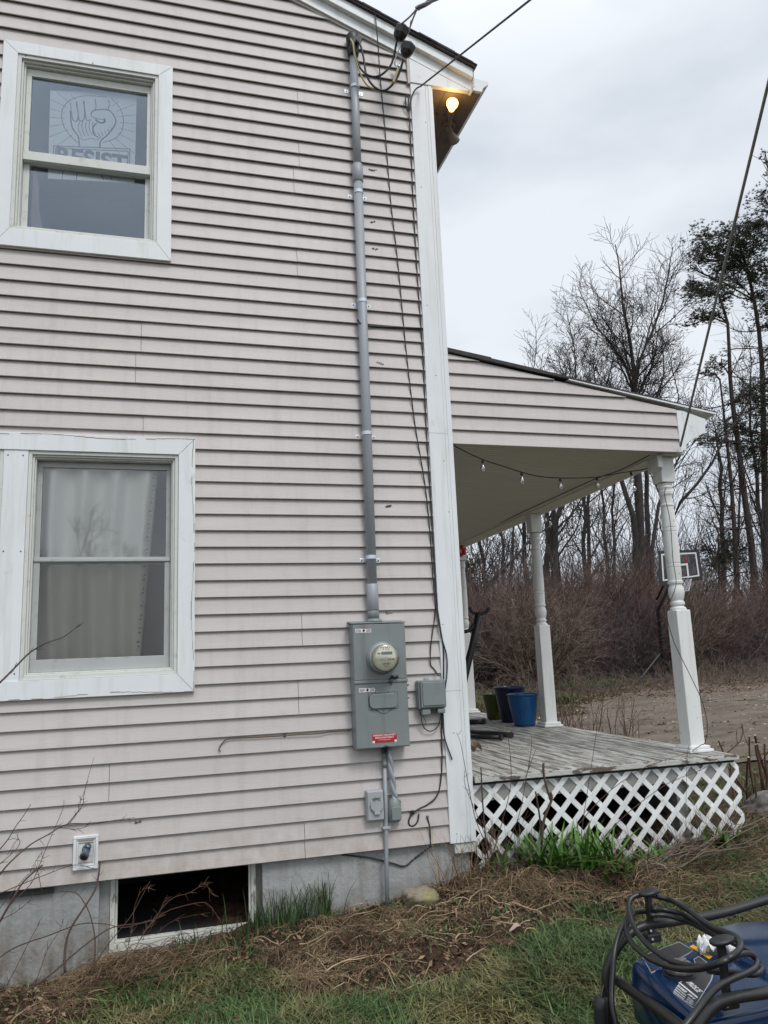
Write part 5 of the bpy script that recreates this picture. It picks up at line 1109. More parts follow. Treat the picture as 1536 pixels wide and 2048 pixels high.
# pines with flat layered needle clumps
def pine(trunks,clumps,label,Y,bare_b=14,branch=2.2,name='pine_tree',scale=1.):
    b=Vector(trunks[0][0][0]); t=thing(name,label,'tree',(b.x,b.y,gz(b.x,b.y)),'pines at the right edge'); TK=[];BR={}; allP=[]
    for pts,r0,r1 in trunks:
        P=resample(spline(pts,5),14); TK.append((P,np.linspace(r0,r1,14))); allP.append(P)
        for k in range(int(bare_b*1.7)):
            u=RNG.uniform(.35,.95); i=int(u*12); d=rv(); d[2]=abs(d[2])*.25; grow(BR,P[i],d,branch*RNG.uniform(.5,1),.028,1,up=.01,wander=.2,nch=(10,),ang=(.4,.9),rmin=.007)
    AP=np.concatenate(allP); NV=[];
    for (x,y,Yc,rx,rz,n) in clumps:
        c=np.array(W(x,y,Yc)); 
        j=np.argmin(np.linalg.norm(AP-c,axis=1)+np.maximum(AP[:,2]-c[2],0)*2); a=AP[j]; m=(a+c)/2+np.array((0,0,.1)); L=np.linalg.norm(c-a)
        BR.setdefault(1,[]).append((resample([a,m,c],5),np.linspace(.05,.02,5)))
        for k in range(14): 
            e=c+RNG.normal(size=3)*np.array((rx,rx,rz))*.7; q=a+(c-a)*RNG.uniform(.5,.95); BR.setdefault(0,[]).append((resample([q,(q+e)/2+np.array((0,0,-.06)),e],5),np.linspace(.022,.008,5)))
        # tufts: short fans of needles
        n=int(n*1.1); sc_=c+RNG.normal(size=(n,3))*np.array((rx,rx,rz))*.66; tf=np.repeat(sc_,4,0)+RNG.normal(size=(n*4,3))*.075; NV.append(tf)
    tubes_mesh('trunk',TK,8,M['pinebark'],t,smooth=True)
    tubes_mesh('branch',BR.get(1,[]),4,M['pinebark'],t); tubes_mesh('twig',BR[0],3,M['pinebark'],t)
    C=np.concatenate(NV); k=16; c=np.repeat(C,k,0); d=RNG.normal(size=c.shape); d[:,2]=np.abs(d[:,2])*.9+.1; d/=np.linalg.norm(d,axis=1,keepdims=True)
    s=np.cross(d,RNG.normal(size=c.shape)); s/=np.linalg.norm(s,axis=1,keepdims=True); l=RNG.uniform(.06,.13,(len(c),1))*scale; w_=.0095
    V=np.stack([c-s*w_,c+s*w_,c+d*l],1).reshape(-1,3); fast_mesh('needles',V,np.arange(len(V)).reshape(-1,3),M['needle'],t); return t
pine([(tr([(1500,1350),(1508,1150),(1490,1000),(1478,900),(1462,780),(1455,640),(1440,595)],20),.16,.05),(tr([(1478,1350),(1475,1200),(1465,1000),(1450,850),(1440,760)],20),.13,.03)],
 [(1398,585,19.6,.55,.22,60),(1425,580,20,.6,.2,60),(1385,575,20,.35,.16,30),(1400,635,19.8,.5,.16,50),(1425,628,20.2,.4,.15,30),(1438,725,20,.5,.2,26),(1480,800,20,.4,.2,20),(1450,600,20.4,.45,.16,30),(1420,745,20,.35,.15,16)],
 'leaning pine with flat dark needle clumps crossed by the grey cable',20,bare_b=12)
pine([(tr([(1545,1350),(1535,1150),(1528,900),(1522,700),(1500,560),(1475,480)],21),.19,.05)],
 [(1400,470,21,.6,.25,34),(1430,490,21,.7,.25,40),(1460,500,21,.7,.3,60),(1415,505,20.5,.5,.25,40),(1480,480,21.4,.6,.3,60),(1475,530,21,.7,.28,90),(1440,535,21,.6,.25,60),(1500,500,21,.6,.3,70),(1505,555,21.4,.6,.25,60),(1450,500,20.8,.8,.3,60),(1500,455,21,.6,.3,50),(1470,560,21,.7,.2,50),(1395,515,21,.3,.2,14),(1380,535,21,.3,.15,8),(1450,460,21,.5,.2,24),(1520,590,21,.6,.25,50),(1535,650,21,.5,.25,30)],
 'tall pine with wide flat topped crown at the right edge',21,bare_b=16,branch=2.6)
pine([(tr([(1600,1350),(1590,1100),(1580,800),(1570,600),(1560,450)],20),.2,.06)],
 [(1530,480,20,.6,.35,70),(1515,450,20,.5,.3,50),(1540,420,20,.6,.35,60),(1525,390,20,.35,.3,22),(1545,350,20,.4,.3,24),(1520,530,20,.5,.25,50),(1550,560,20,.8,.3,70),(1505,860,20,.7,.3,60),(1530,830,20,.7,.3,70),(1545,880,20,.8,.3,60),(1500,895,20,.5,.2,30),(1550,700,20,.6,.3,40),(1525,620,20,.5,.25,40),(1490,780,20,.5,.2,30),(1510,800,20,.6,.25,50),(1470,850,20,.4,.2,24),(1535,760,20,.6,.3,50),(1530,930,20,.6,.3,40),(1415,880,20,.6,.12,30),(1530,310,20.5,.2,.2,6)],
 'pine mostly outside the frame reaching in from the right edge',20,bare_b=14)
pine([(tr([(1440,1350),(1440,1230),(1438,1140),(1436,1070)],22),.10,.03)],[(1445,1120,22,.7,.4,60),(1420,1130,22,.5,.3,30),(1470,1110,22,.6,.35,50),(1455,1080,22,.4,.25,24),(1400,1100,22.5,.4,.25,16)],'low evergreen poking out of the brush right of the hoop',22,bare_b=3,branch=.8)
pine([(tr([(928,1350),(930,1230),(932,1150),(934,1110)],21),.10,.03)],[(930,1150,21,.5,.5,60),(925,1180,21,.6,.4,60),(940,1130,21,.35,.35,24),(935,1210,21,.6,.4,50)],'dark evergreen peeking out beside the rear porch post',21,bare_b=2,branch=.6)

# ------------------------------------------------------------------ brush thicket
def twig_field(name,n,px0,px1,Y0_,Y1_,hfun,m,r=.011,lean=.35,seg=5,kids=2,wob=.2):
    T=[]
    for k in range(n):
        px=RNG.uniform(px0,px1); Y=RNG.uniform(Y0_,Y1_); x,y,_=W(px,1350,Y); z=gz(x,y); H=hfun(px)*RNG.uniform(.45,1.05)*(.5+.95*float(vnoise(x,y,.55,71)))
        d=np.array((RNG.normal()*lean,RNG.normal()*lean,1.)); d/=np.linalg.norm(d); P=[np.array((x,y,z-.05))]; 
        for i in range(seg): d=d+rv()*wob; d/=np.linalg.norm(d); P.append(P[-1]+d*H/seg)
        P=np.array(P); T.append((P,np.linspace(r,r*.45,seg+1)))
        for c in range(kids):
            i=RNG.integers(1,seg); dd=(P[i]-P[i-1]); dd/=np.linalg.norm(dd); dd=dd+rv()*.75; dd/=np.linalg.norm(dd); Q=[P[i]]
            for j in range(seg): dd=dd+rv()*(wob+.08)+np.array((0,0,.05)); dd/=np.linalg.norm(dd); Q.append(Q[-1]+dd*H*.36/seg*RNG.uniform(.6,1.2))
            T.append((np.array(Q),np.linspace(r*.6,r*.3,seg+1)))
    return tubes_mesh(name,T,3,m)
hb=lambda px:np.interp(px,[880,950,1050,1150,1250,1330,1420,1480,1560],[3.0,3.3,3.0,3.1,3.4,3.2,3.0,2.7,2.6])
M['brush2']=mat('grey_brush_twigs',(.125,.105,.095),.9,island=.6)
o=twig_field('brush_thicket',11500,590,1640,14.8,21,hb,M['brush'],r=.0085,lean=.42,kids=6,wob=.34)
tag(o,'dense leafless reddish brown brush filling the yard edge behind the porch','brush',kind='stuff')
o=twig_field('grey_thicket',2500,590,1640,14.4,19,lambda p:hb(p)*1.05,M['brush2'],r=.0085,lean=.6,kids=7,wob=.42)
tag(o,'tangle of grey leafless twigs woven through the reddish brush','brush',kind='stuff')
o=twig_field('sapling_tops',330,560,1640,16,22,lambda p:6.2,M['twig'],r=.016,lean=.16,kids=9,wob=.2)
tag(o,'thin bare sapling tops standing above the brush','saplings',kind='stuff')
o=twig_field('forest_edge',420,480,1700,24,34,lambda p:7,M['twig'],r=.022,lean=.14,kids=7)
tag(o,'mass of far thin bare saplings behind the brush','woods',kind='stuff')
# dead leaves and matted stalks below the brush
def scatter_tri(n,fn,size,m,name,up=.3,w=.4):
    P=fn(n); n=len(P); d=RNG.normal(size=(n,3)); d[:,2]=np.abs(d[:,2])*up; d/=np.linalg.norm(d,axis=1,keepdims=True); s=np.cross(d,RNG.normal(size=(n,3))); s/=np.linalg.norm(s,axis=1,keepdims=True)
    l=RNG.uniform(size[0],size[1],(n,1)); V=np.stack([P-d*l*.5,P+s*l*w*.5,P+d*l*.5,P-s*l*w*.5],1).reshape(-1,3); return fast_mesh(name,V,np.arange(len(V)).reshape(-1,4),m)
def far_pts(n):
    px=RNG.uniform(850,1700,n); Y=RNG.uniform(9,20,n)**1.0; o=[]
    for a,b in zip(px,Y):
        x,y,_=W(a,1350,b); o.append((x,y))
    o=np.array(o); z=Hh(o[:,0],o[:,1])+RNG.random(n)*.08; return np.c_[o,z]
tag(scatter_tri(16000,far_pts,(.03,.09),M['leaf'],'leaf_litter',up=.3),'brown leaf litter under and before the brush','leaf litter',kind='stuff')
o=twig_field('low_brambles',1500,880,1640,10.5,15.2,lambda p:.75,M['brushlight'],r=.006,lean=.9,kids=4,wob=.4)
tag(o,'low scrubby brambles along the near edge of the brush','brambles',kind='stuff')
def drive_pts(n):
    px=RNG.uniform(1050,1700,n); Y=RNG.uniform(2.5,13,n); o=np.array([W(a,1350,b)[:2] for a,b in zip(px,Y)]); return np.c_[o,Hh(o[:,0],o[:,1])+.012]
tag(scatter_tri(6000,drive_pts,(.015,.06),M['gravelbit'],'driveway_debris',up=.2,w=.7),'scattered stones and dead leaves on the dirt driveway','gravel',kind='stuff')
# broad shrub standing free in front of the thicket
T={}; b=np.array(base_at(1072,13.2,1372)); b[2]+=.05; r_=0
for k in range(20):
    an=k/20*6.283+RNG.random()*.3; s_=RNG.uniform(.35,1.25); d=np.array((math.cos(an)*s_,math.sin(an)*s_,1.)); grow(T,b+np.array((math.cos(an)*.15,math.sin(an)*.15,0)),d,RNG.uniform(1.9,2.8),.024,2,seg=8,up=.02,wander=.27,nch=(12,11),ang=(.35,.8),lr=(.35,.55),rmin=.007,start=.2)
sb=thing('broad_shrub','broad many stemmed leafless shrub standing beyond the blue pots','shrub',tuple(b))
tubes_mesh('stems',T[2],5,M['brushlight'],sb); tubes_mesh('twigs',T[1]+T[0],3,M['brushlight'],sb)
T={}; b=np.array(base_at(1345,14.,1372)); b[2]+=.05
for k in range(9):
    an=RNG.uniform(-1.2,1.2); d=np.array((math.cos(an)*.9,math.sin(an)*.5-.1,1.)); grow(T,b,d,RNG.uniform(2.0,3.3),.03,2,seg=7,up=.05,wander=.15,nch=(7,7),ang=(.35,.8),lr=(.3,.5),rmin=.007,start=.3)
sb=thing('arching_shrub','pale arching leafless shrub to the right of the front porch post','shrub',tuple(b))
tubes_mesh('stems',T[2],5,M['brushlight'],sb); tubes_mesh('twigs',T[1]+T[0],3,M['brushlight'],sb)

# ------------------------------------------------------------------ near plants
def shrub(name,label,traces,m,cat='shrub',sides=6,group=None,extra=0):
    pts0=W(*traces[0][0]); t=thing(name,label,cat,pts0,group); mb=MB(); tw=[]
    for L,r0,r1 in [(a[0:-2],a[-2],a[-1]) for a in traces]:
        P=spline([W(*q) for q in L],4); n=len(P); mb.tube(P,list(np.linspace(r0,r1,n)),sides)
        for k in range(int(extra*n)):
            i=RNG.integers(1,n-1); d=np.array(P[i]-P[i-1]); d/=np.linalg.norm(d)+1e-9; d=d+rv()*.9; d/=np.linalg.norm(d); Q=[np.array(P[i])]
            for j in range(4): d=d+rv()*.25; d/=np.linalg.norm(d); Q.append(Q[-1]+d*RNG.uniform(.004,.016))
            tw.append((np.array(Q),np.linspace(.0016,.0008,5)))
    mb.build('stems',m,t,smooth=True)
    if tw: tubes_mesh('twigs',tw,3,m,t)
    return t
Yb=-.25
shrub('rose_bush','leafless thorny bush with arching dark stems in front of the foundation at left',[
 [(60,1985,-.45),(120,1930,-.4),(190,1830,-.3),(240,1740,-.2),(262,1690,-.15)][:0]+[(45,1990,-.5),(110,1920,-.45),(190,1840,-.4),(260,1770,-.35),(330,1700,-.3)][:0]+[(20,2000,-.5),(90,1940,-.45),(150,1890,-.4),(215,1830,-.35),(260,1770,-.3),(285,1725,-.3)],
][:0]+[
 [(40,1990,-.5),(100,1950,-.45),(170,1890,-.4),(225,1855,-.35),(290,1845,-.3),(330,1830,-.25),.0045,.0018],
 [(-20,1930,-.5),(30,1895,-.45),(100,1870,-.4),(160,1848,-.3),(210,1848,-.25),(250,1855,-.2),(300,1840,-.2),.0035,.0015],
 [(-10,1860,-.4),(30,1790,-.4),(50,1760,-.35),(85,1730,-.3),.006,.004],
 [(-10,1855,-.4),(20,1810,-.4),(60,1770,-.35),(75,1740,-.35),(95,1690,-.3),(125,1620,-.3),(128,1600,-.3),.0025,.0012],
 [(-10,1760,-.4),(20,1725,-.4),(60,1690,-.35),(95,1670,-.3),(135,1648,-.28),(185,1648,-.26),(220,1642,-.26),(270,1635,-.26),.0045,.0013],
 [(135,1648,-.28),(150,1630,-.28),(165,1610,-.28),(168,1590,-.28),(175,1560,-.3),(188,1515,-.3),.0028,.001],
 [(140,1646,-.28),(155,1625,-.28),(162,1600,-.28),(172,1575,-.28),.002,.001],
 [(120,1655,-.28),(145,1658,-.27),(165,1656,-.27),(178,1650,-.27),.0018,.001],
 [(-10,1710,-.4),(15,1680,-.4),(30,1655,-.38),(48,1630,-.36),(62,1608,-.35),.003,.0015],
 [(-10,1735,-.4),(15,1715,-.4),(35,1695,-.38),(40,1682,-.36),(32,1682,-.36),(15,1710,-.36),.002,.001],
 [(130,1945,-.35),(130,1900,-.3),(140,1860,-.25),(165,1820,-.2),(190,1780,-.12),(198,1745,-.08),(200,1725,-.03),.006,.004],
 [(188,1948,-.3),(190,1880,-.25),(180,1830,-.2),(165,1800,-.15),(150,1785,-.1),(120,1782,-.08),.0045,.002],
 [(178,1945,-.35),(215,1890,-.35),(260,1835,-.35),(285,1790,-.35),(300,1762,-.35),.003,.0012],
 [(5,1985,-.5),(30,1940,-.45),(60,1880,-.4),(80,1845,-.38),.0022,.001],
 [(70,1970,-.5),(95,1900,-.45),(120,1860,-.4),(125,1840,-.38),.002,.001],
 [(-10,1845,-.4),(30,1825,-.4),(60,1800,-.4),(65,1785,-.4),.002,.001],
 [(-8,1790,-.4),(40,1770,-.38),(90,1750,-.36),(150,1730,-.34),(195,1740,-.3),.0025,.0012],
 [(-10,1830,-.5),(20,1790,-.5),(55,1750,-.5),(75,1740,-.5),.0022,.001],
 [(85,1790,-.3),(75,1740,-.3),(70,1725,-.3),(80,1712,-.3),.0018,.0009],
 [(-30,1390,-.7),(0,1365,-.7),(30,1335,-.68),(60,1305,-.66),(95,1285,-.64),(125,1275,-.62),(150,1257,-.6),(164,1247,-.6),.0055,.002],
],M['vine'],extra=.35)
shrub('dried_weed','dried reddish weed bent over in front of the basement window',[
 [(255,1930,-.4),(285,1870,-.36),(310,1840,-.33),(340,1820,-.3),(400,1805,-.25),(420,1812,-.25),(440,1840,-.22),0.00210,0.00090],
 [(250,1925,-.4),(265,1850,-.35),(270,1810,-.3),(285,1780,-.3),(300,1775,-.3),0.00180,0.00072],
 [(280,1880,-.36),(300,1850,-.33),(340,1800,-.3),(380,1785,-.25),(412,1765,-.22),(416,1775,-.22),(425,1790,-.22),0.00168,0.00072],
 [(300,1860,-.36),(320,1820,-.33),(335,1790,-.3),0.00120,0.00060],[(310,1870,-.36),(350,1840,-.33),(420,1825,-.3),0.00120,0.00060],
],M['stalk'],cat='weed',extra=.9)
def stems(label,name,n,box,H,m,r=.003,cat='shrub',kids=3,lean=.25,cuttop=False,group=None,tall=.5):
    x0,x1,y0,y1=box; T=[];K=[];t=None; cut=MB()
    cxm,cym=(x0+x1)/2,(y0+y1)/2; t=thing(name,label,cat,(cxm,cym,gz(cxm,cym)),group)
    for k in range(n):
        x,y=RNG.uniform(x0,x1),RNG.uniform(y0,y1); h=H*RNG.uniform(tall,1); d=np.array((RNG.normal()*lean,RNG.normal()*lean,1)); P=[np.array((x,y,gz(x,y)-.02))]
        for i in range(6): d=d/np.linalg.norm(d); P.append(P[-1]+d*h/6); d=d+rv()*.14
        P=np.array(P); rr=r*RNG.uniform(.7,1.3); T.append((P,np.linspace(rr,rr*(.85 if cuttop else .45),7)))
        if cuttop: 
            e=P[-1]; dd=P[-1]-P[-2]; dd/=np.linalg.norm(dd); cut.tube([e,e+dd*.003],rr*.84,8)
        for c in range(kids):
            i=RNG.integers(1,6); dd=P[i]-P[i-1]; dd/=np.linalg.norm(dd); dd=dd+rv()*.7; dd/=np.linalg.norm(dd); Q=[P[i]]
            for j in range(4): dd=dd+rv()*.15+np.array((0,0,.08)); dd/=np.linalg.norm(dd); Q.append(Q[-1]+dd*h*.09)
            K.append((np.array(Q),np.linspace(rr*.5,rr*.3,5)))
    tubes_mesh('stems',T,6,m,t,smooth=True)
    if K: tubes_mesh('twigs',K,4,m,t)
    if cuttop: cut.build('cut_tops',M['cut'],t)
    return t
stems('clump of cut back brown stalks with pale tops at the right end of the lattice','pruned_shrub',26,(2.35,3.0,.1,.9),.62,M['stalk'],r=.009,kids=1,lean=.22,cuttop=True)
stems('thin leafless bush beyond the outer deck edge between the posts','twiggy_bush',34,(2.5,3.6,3.2,4.6),.80,M['stalk'],r=.005,kids=5,lean=.22)
shrub('thin_sapling','tall thin sapling stems rising before the deck and lattice',[
 [(1083,1690,-.2),(1088,1640,-.2),(1103,1600,-.2),(1101,1585,-.2),.008,.008],[(1101,1600,-.2),(1092,1570,-.2),(1087,1545,-.2),(1087,1526,-.2),.007,.0075],
 [(980,1745,-.15),(972,1680,-.15),(965,1600,-.15),(962,1535,-.15),.005,.004],
 [(1085,1710,-.15),(1080,1640,-.15),(1071,1583,-.15),.006,.0055],
 [(975,1745,-.15),(1000,1660,-.15),(1020,1580,-.15),(1022,1530,-.15),(1017,1480,-.15),(1013,1458,-.15),.0028,.0012],
 [(990,1745,-.15),(1035,1640,-.15),(1052,1560,-.15),(1062,1500,-.15),(1063,1470,-.15),.0025,.001],
 [(1045,1570,-.15),(1060,1530,-.15),(1072,1497,-.15),.002,.001],
 [(1160,1720,-.12),(1165,1650,-.12),(1180,1550,-.12),(1192,1470,-.12),(1195,1440,-.12),.0025,.001],
 [(1170,1720,-.12),(1240,1640,-.12),(1330,1570,-.12),(1390,1545,-.1),(1440,1520,-.1),.003,.001],
 [(1100,1720,-.12),(1200,1600,-.12),(1280,1540,-.12),(1330,1520,-.12),(1395,1500,-.12),.0025,.001],
 [(1372,1720,-.12),(1372,1620,-.12),(1374,1520,-.12),(1378,1490,-.12),.0015,.001],
 [(1000,1740,-.15),(955,1650,-.13),(935,1560,-.12),(922,1490,-.1),(913,1465,-.1),.003,.0012],
 [(1000,1742,-.15),(950,1620,-.13),(930,1570,-.12),(929,1540,-.1),.0022,.001],
 [(1455,1505,.5),(1475,1488,.5),(1482,1478,.5),(1486,1462,.5),(1484,1448,.5),.005,.003],[(1475,1488,.5),(1473,1470,.5),(1474,1458,.5),.003,.002],
],M['vine'],cat='sapling',extra=.25)
# dead vines and roots beside the corner
stems('tangle of dry pale stalks against the foundation right of the rock','dry_weed_clump',46,(-.32,.12,-.20,-.04),.34,M['straw'],r=.0022,cat='weed',kids=3,lean=.35)
stems('tangle of thin dead brambles at the left end of the lattice','bramble_tangle',44,(.08,.42,-.16,-.04),.42,M['brushlight'],r=.0022,cat='weed',kids=4,lean=.55)
stems('thin dead brambles caught in the right half of the lattice','bramble_tangle',60,(1.0,1.9,-.12,-.03),.34,M['brushlight'],r=.002,cat='weed',kids=5,lean=.7)
# pile of cut sticks in front of the lattice
T=[]
for k in range(34):
    a=Vector((RNG.uniform(.9,1.35),RNG.uniform(-.45,-.15),0)); an=RNG.normal()*.22+.42; L=RNG.uniform(.4,1.0); P=[]
    for i in range(6): x=a.x+math.cos(an)*L*i/5; y=a.y+math.sin(an)*L*i/5*.4; P.append((x,y,gz(x,y)+.02+.05*RNG.random()+.06*i/5*RNG.random()))
    T.append((np.array(P),np.linspace(.0045,.002,6)*RNG.uniform(.6,1.3)))
o=tubes_mesh('stick_pile',T,5,M['brushlight'],origin=(1.2,-.3,-.15)); tag(o,'pile of thin cut sticks lying before the lattice','sticks',kind='stuff')
# rocks
def rock(name,label,c,sx,sy,sz,seed,m=None):
    import bmesh
    bm=bmesh.new(); bmesh.ops.create_icosphere(bm,subdivisions=4,radius=1); r=np.random.default_rng(seed); ph=r.uniform(0,6,12); cx0,cy0,cz0=c
    for v in bm.verts:
        p=v.co; f=1+.13*math.sin(p.x*2.1+ph[0])*math.sin(p.y*2.4+ph[1])+.09*math.sin(p.z*4+ph[2]+p.x*2)+.05*math.sin(p.x*8+ph[3])*math.sin(p.y*7+ph[4])+.03*math.sin(p.z*13+ph[5]+p.y*9)
        v.co=Vector((p.x*sx*f,p.y*sy*f,p.z*sz*f))
    me=bpy.data.meshes.new(name); bm.to_mesh(me); bm.free(); me.polygons.foreach_set('use_smooth',[True]*len(me.polygons)); me.materials.append(m or M['rock']); o=bpy.data.objects.new(name,me); COL.objects.link(o); o.location=c; return tag(o,label,'rock')
p=W(840,1815,-.14); rock('rock','mossy tan rock against the foundation beside the thin conduit',(p[0],-.15,gz(p[0],-.15)+.022),.105,.08,.066,1)
p=W(1510,1680,0.35); rock('rock','flat grey boulder at the right end of the lattice',(2.55,.28,gz(2.55,.28)+.03),.28,.2,.10,2,mat('grey_rock',(.22,.20,.17),.9,vscale=10,col2=(.12,.10,.09),bump=.6,bscale=25))
p=W(1040,1932,-.9)
V=[];F=[]; c_=Vector((p[0],-.9,gz(p[0],-.9)+.03))
for i in range(7):
    for j in range(4): u=i/6-.5; v=j/3-.5; V.append((c_.x+u*.085,c_.y+v*.05*(1-abs(u)*1.3),c_.z+.012*math.cos(u*6)+.02*abs(v)))
for i in range(6):
    for j in range(3): a=i*4+j; F.append((a,a+4,a+5,a+1))
tag(link_mesh('dry_leaf',V,F,M['pink'],smooth=True,origin=c_),'pale pinkish dry leaf on the grass left of the generator','leaf')

# ------------------------------------------------------------------ blades
def blades(name,P,h,w,m,curl=.5,az=None,seg=3,lay=0.,parent=None):
    n=len(P); az=RNG.uniform(0,2*np.pi,n) if az is None else az; d=np.c_[np.cos(az),np.sin(az),np.zeros(n)]; s=np.c_[-np.sin(az),np.cos(az),np.zeros(n)]
    h=h.reshape(-1,1) if hasattr(h,'reshape') else np.full((n,1),h); w=w.reshape(-1,1) if hasattr(w,'reshape') else np.full((n,1),w); L=[]
    c=RNG.uniform(.2,1,(n,1))*curl; ly=np.clip(lay+RNG.normal(size=(n,1))*.15,0,1) if lay else 0
    for i in range(seg+1):
        t=i/seg; up=h*(t-.35*c*t*t)*(1-ly*.85); out=h*(c*t*t*.9+ly*t*.9); q=P+d*out; q[:,2:3]+=up; ww=w*(1-t*t)**.8 if i<seg else w*.02; L+=[q-s*ww,q+s*ww]
    V=np.stack(L,1).reshape(-1,3); b=np.arange(n)[:,None,None]*(2*(seg+1)); q=np.array([[2*i,2*i+1,2*i+3,2*i+2] for i in range(seg)])[None]; return fast_mesh(name,V,(b+q).reshape(-1,4),m,parent)
def field(n,x0,x1,y0,y1,keep):
    x=RNG.uniform(x0,x1,n); y=RNG.uniform(y0,y1,n); k=RNG.random(n)<keep(x,y); x,y=x[k],y[k]; return np.c_[x,y,Hh(x,y)-.004]
def in_house(x,y): return ((x<.0)&(y>.0))|((x<1.98)&(x>=0)&(y>-.03))
lawn=lambda x,y:np.where(in_house(x,y),0,np.clip(1-bare(x,y)*(.90+.08*vnoise(x,y,6,44)),0,1)*(.35+.65*np.clip((vnoise(x,y,2.2,31)-.3)*3+np.clip((-y-.5)*1.2,0,1),0,1)))
P=field(120000,-3.2,1.6,-2.3,.0,lawn); h_=RNG.uniform(.04,.115,len(P))*(.6+.7*vnoise(P[:,0],P[:,1],3,33))*(1+.45*np.clip((-P[:,1]-1.05)*3,0,1)); g1=blades('lawn_grass',P,h_,RNG.uniform(.002,.0042,len(P)),M['grass'],curl=1.3,lay=.45)
tag(g1,'short patchy green lawn grass in the foreground','grass',kind='stuff')
P=field(52000,1.4,5.5,-2.2,3.2,lambda x,y:np.where(in_house(x,y),0,np.where((y>1.7)&(x>2.8),.06,np.clip(vnoise(x,y,1.7,35)*1.4-.2,0.1,1)))); h_=RNG.uniform(.04,.12,len(P))
tag(blades('rough_grass',P,h_,RNG.uniform(.002,.004,len(P)),M['grass'],curl=1.2,lay=.5),'rough grass beside the lattice and the right end of the porch','grass',kind='stuff')
def yardpts(n):
    px=RNG.uniform(900,1300,n); Y=RNG.uniform(9.5,15,n); o=np.array([W(a,1350,b)[:2] for a,b in zip(px,Y)]); k=vnoise(o[:,0],o[:,1],.6,51)>.40; o=o[k]; return np.c_[o,Hh(o[:,0],o[:,1])]
P=yardpts(60000); tag(blades('far_grass',P,RNG.uniform(.08,.26,len(P)),RNG.uniform(.005,.009,len(P)),mat('far_green_grass',(.06,.10,.028),.8,island=.5,vscale=.5,col2=(.17,.14,.07),thr=(.45,.65)),curl=.8),'patch of green grass before the brush beyond the porch','grass',kind='stuff')
# taller tufts against the foundation
def tuft(c,n,h,spread,label,name='grass_tuft',m=None,w=.0042,group=None,curl=.6,cat='grass tuft'):
    P=np.c_[RNG.normal(c[0],spread,n),RNG.normal(c[1],spread*.45,n),np.zeros(n)]; P[:,1]=np.minimum(P[:,1],-.012); P[:,2]=Hh(P[:,0],P[:,1])-.005
    o=blades(name,P,RNG.uniform(h*.45,h,n),RNG.uniform(w*.6,w,n),m or M['fgrass'],curl=curl,seg=5); 
    return tag(o,label,cat,group)
tuft((-1.10,-.07),110,.30,.10,'tall green grass tuft against the foundation right of the basement window')
tuft((-1.33,-.10),90,.26,.09,'tall green grass tuft at the right jamb of the basement window')
tuft((-1.62,-.20),70,.20,.14,'short green grass tuft in front of the basement window sill')
tuft((-.97,-.05),20,.36,.05,'few very tall grass blades on the concrete left of the thin conduit')
def lily(c,n,h,spread,label):
    tuft(c,n,h,spread,label,'daylily_clump',M['lily'],w=.015,curl=1.5,cat='plant')
n_=190; ck=RNG.integers(0,13,n_); cxs=np.linspace(.30,.82,13)[ck]+RNG.normal(size=n_)*.012; cys=-.14-.09*((ck*7)%5)/4+RNG.normal(size=n_)*.012
P=np.c_[cxs,cys,Hh(cxs,cys)-.01]; hh=RNG.uniform(.20,.42,n_)
tag(blades('daylily_clump',P,hh,RNG.uniform(.009,.0155,n_),M['lily'],curl=1.35,seg=6),'largest bright green daylily clump growing at the left of the lattice','plant')
lily((.11,-.10),12,.28,.035,'narrow green leaves growing between corner board and lattice')
lily((1.14,-.22),26,.22,.05,'small green leafy clump before the middle of the lattice')
lily((1.68,-.16),34,.20,.07,'green leafy clump near the right end of the lattice')
lily((.83,-.30),40,.20,.08,'low green leaves at the right side of the largest daylily clump')
lily((2.6,-.35),26,.14,.10,'small leafy tuft in the rough grass at the right')
# dead straw and roots over the dug soil
def straw(name,n,x0,x1,y0,y1,keep,L,r,m,lift=.02,arch=.03):
    P=field(n,x0,x1,y0,y1,keep); T=[]; seg=6
    az=RNG.uniform(0,6.283,len(P)); l=RNG.uniform(L[0],L[1],len(P)); k=RNG.normal(size=len(P))*.9; s=(np.arange(seg+1)/seg)
    ang=az[:,None]+k[:,None]*s[None]*l[:,None]*4; dx=np.cumsum(np.cos(ang)*l[:,None]/seg,1); dy=np.cumsum(np.sin(ang)*l[:,None]/seg,1)
    X=P[:,0:1]+dx-dx.mean(1,keepdims=True); Y=np.minimum(P[:,1:2]+dy-dy.mean(1,keepdims=True),-.008*np.ones_like(dy) if y1<=.02 else 99); ar=RNG.uniform(0,1,(len(P),1))**2*arch; Z=Hh(X,Y)+.002+RNG.uniform(0,lift,(len(P),1))+ar*np.sin(np.pi*s)[None]
    Pp=np.stack([X,Y,Z],-1); rr=RNG.uniform(r[0],r[1],len(P)); T=[(Pp[i],np.linspace(rr[i],rr[i]*.5,seg+1)) for i in range(len(P))]
    return tubes_mesh(name,T,3,m)
o=straw('dead_stalks',27000,-2.9,1.3,-1.25,.0,lambda x,y:bare(x,y)*np.clip((vnoise(x,y,4,61)-.25)*2.6,0.08,1),(.03,.12),(.0008,.0024),M['straw'],lift=.02,arch=.035)
tag(o,'tangled dead grass stalks over the dug up soil by the foundation','dead grass',kind='stuff')
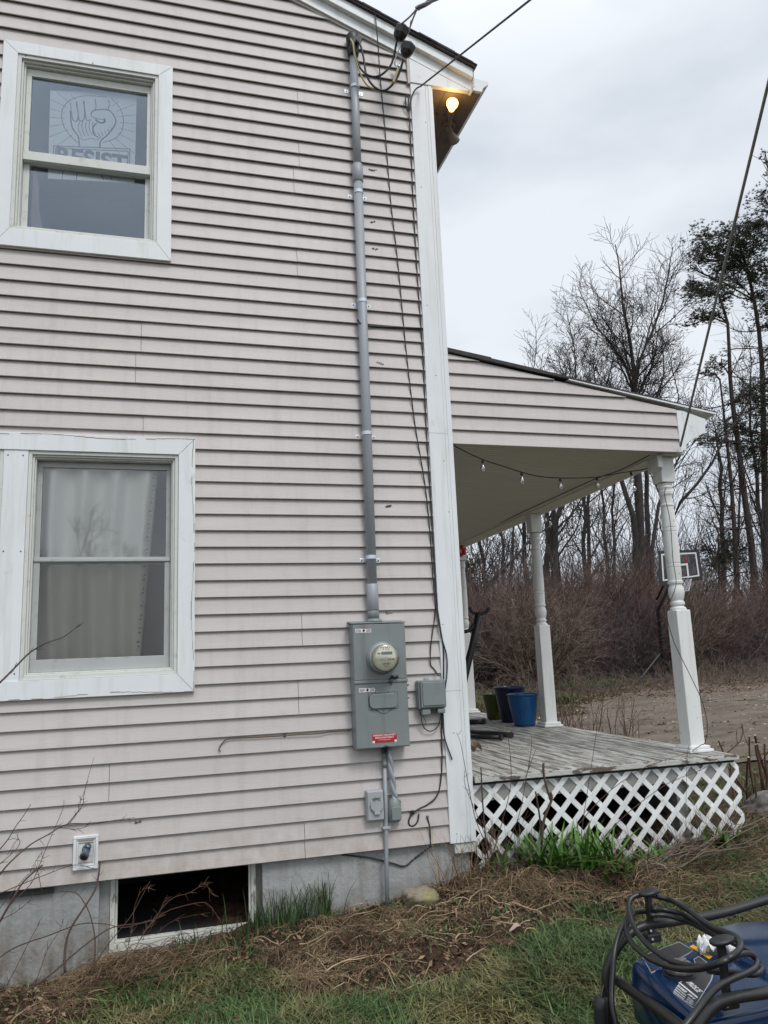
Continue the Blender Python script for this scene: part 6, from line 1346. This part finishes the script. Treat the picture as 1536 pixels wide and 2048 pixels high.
o=straw('pale_stems',330,-2.5,1.3,-1.2,-.02,lambda x,y:bare(x,y),(.10,.26),(.0022,.0042),mat('pale_dry_stem',(.38,.28,.17),.8,island=.4),lift=.03,arch=.02)
tag(o,'scattered thicker pale dry stems lying on the dug soil','dead grass',kind='stuff')
o=straw('matted_straw',15000,.5,4.2,-1.9,.4,lambda x,y:np.where(in_house(x,y),0,np.clip((vnoise(x,y,1.6,66)-.22)*2.2,.08,1)),(.04,.15),(.001,.0026),M['straw'],lift=.05,arch=.03)
tag(o,'matted tan straw in the grass between lattice and generator','dead grass',kind='stuff')
o=straw('straw_litter',17000,-3,4.5,-2.2,1.6,lambda x,y:np.where(in_house(x,y),0,.6*np.clip((vnoise(x,y,2.,62)-.35)*3,0,1)*(1-bare(x,y))),(.04,.14),(.0008,.0017),M['straw'],lift=.035,arch=.03)
tag(o,'loose dry straw scattered through the lawn','dead grass',kind='stuff')
o=straw('root_mat',3000,-.2,1.2,-.62,-.02,lambda x,y:np.exp(-(((x-.38)/.4)**2+((y+.27)/.2)**2)),(.08,.24),(.0012,.0032),M['straw'],lift=.05,arch=.08)
tag(o,'heap of pulled up dead roots and stalks near the corner of the house','dead grass',kind='stuff')
o=straw('stalk_heap',1900,-2.35,-1.5,-.6,-.05,lambda x,y:np.exp(-(((x+1.95)/.3)**2+((y+.3)/.18)**2)),(.08,.22),(.001,.0026),M['straw'],lift=.08,arch=.05)
tag(o,'heap of brown dead stalks under the basement window','dead grass',kind='stuff')
M['chaff']=mat('broken_leaf_chaff',(.20,.135,.08),.9,island=.6)
def chaff(n):
    P=field(n,-2.9,1.6,-1.4,-.01,lambda x,y:.15+.85*bare(x,y)); P[:,2]+=.006+RNG.random(len(P))*.02; return P
tag(scatter_tri(9000,chaff,(.012,.05),M['chaff'],'leaf_chaff',up=.35,w=.35),'broken leaf scraps mixed into the dug soil and grass','leaf litter',kind='stuff')
def clods(n):
    P=field(n,-2.9,1.2,-1.2,-.02,lambda x,y:bare(x,y)); P[:,2]+=.004; return P
tag(scatter_tri(8000,clods,(.008,.034),M['soil'],'soil_crumbs',up=1.,w=.8),'crumbs of dark brown soil along the dug strip','soil',kind='stuff')
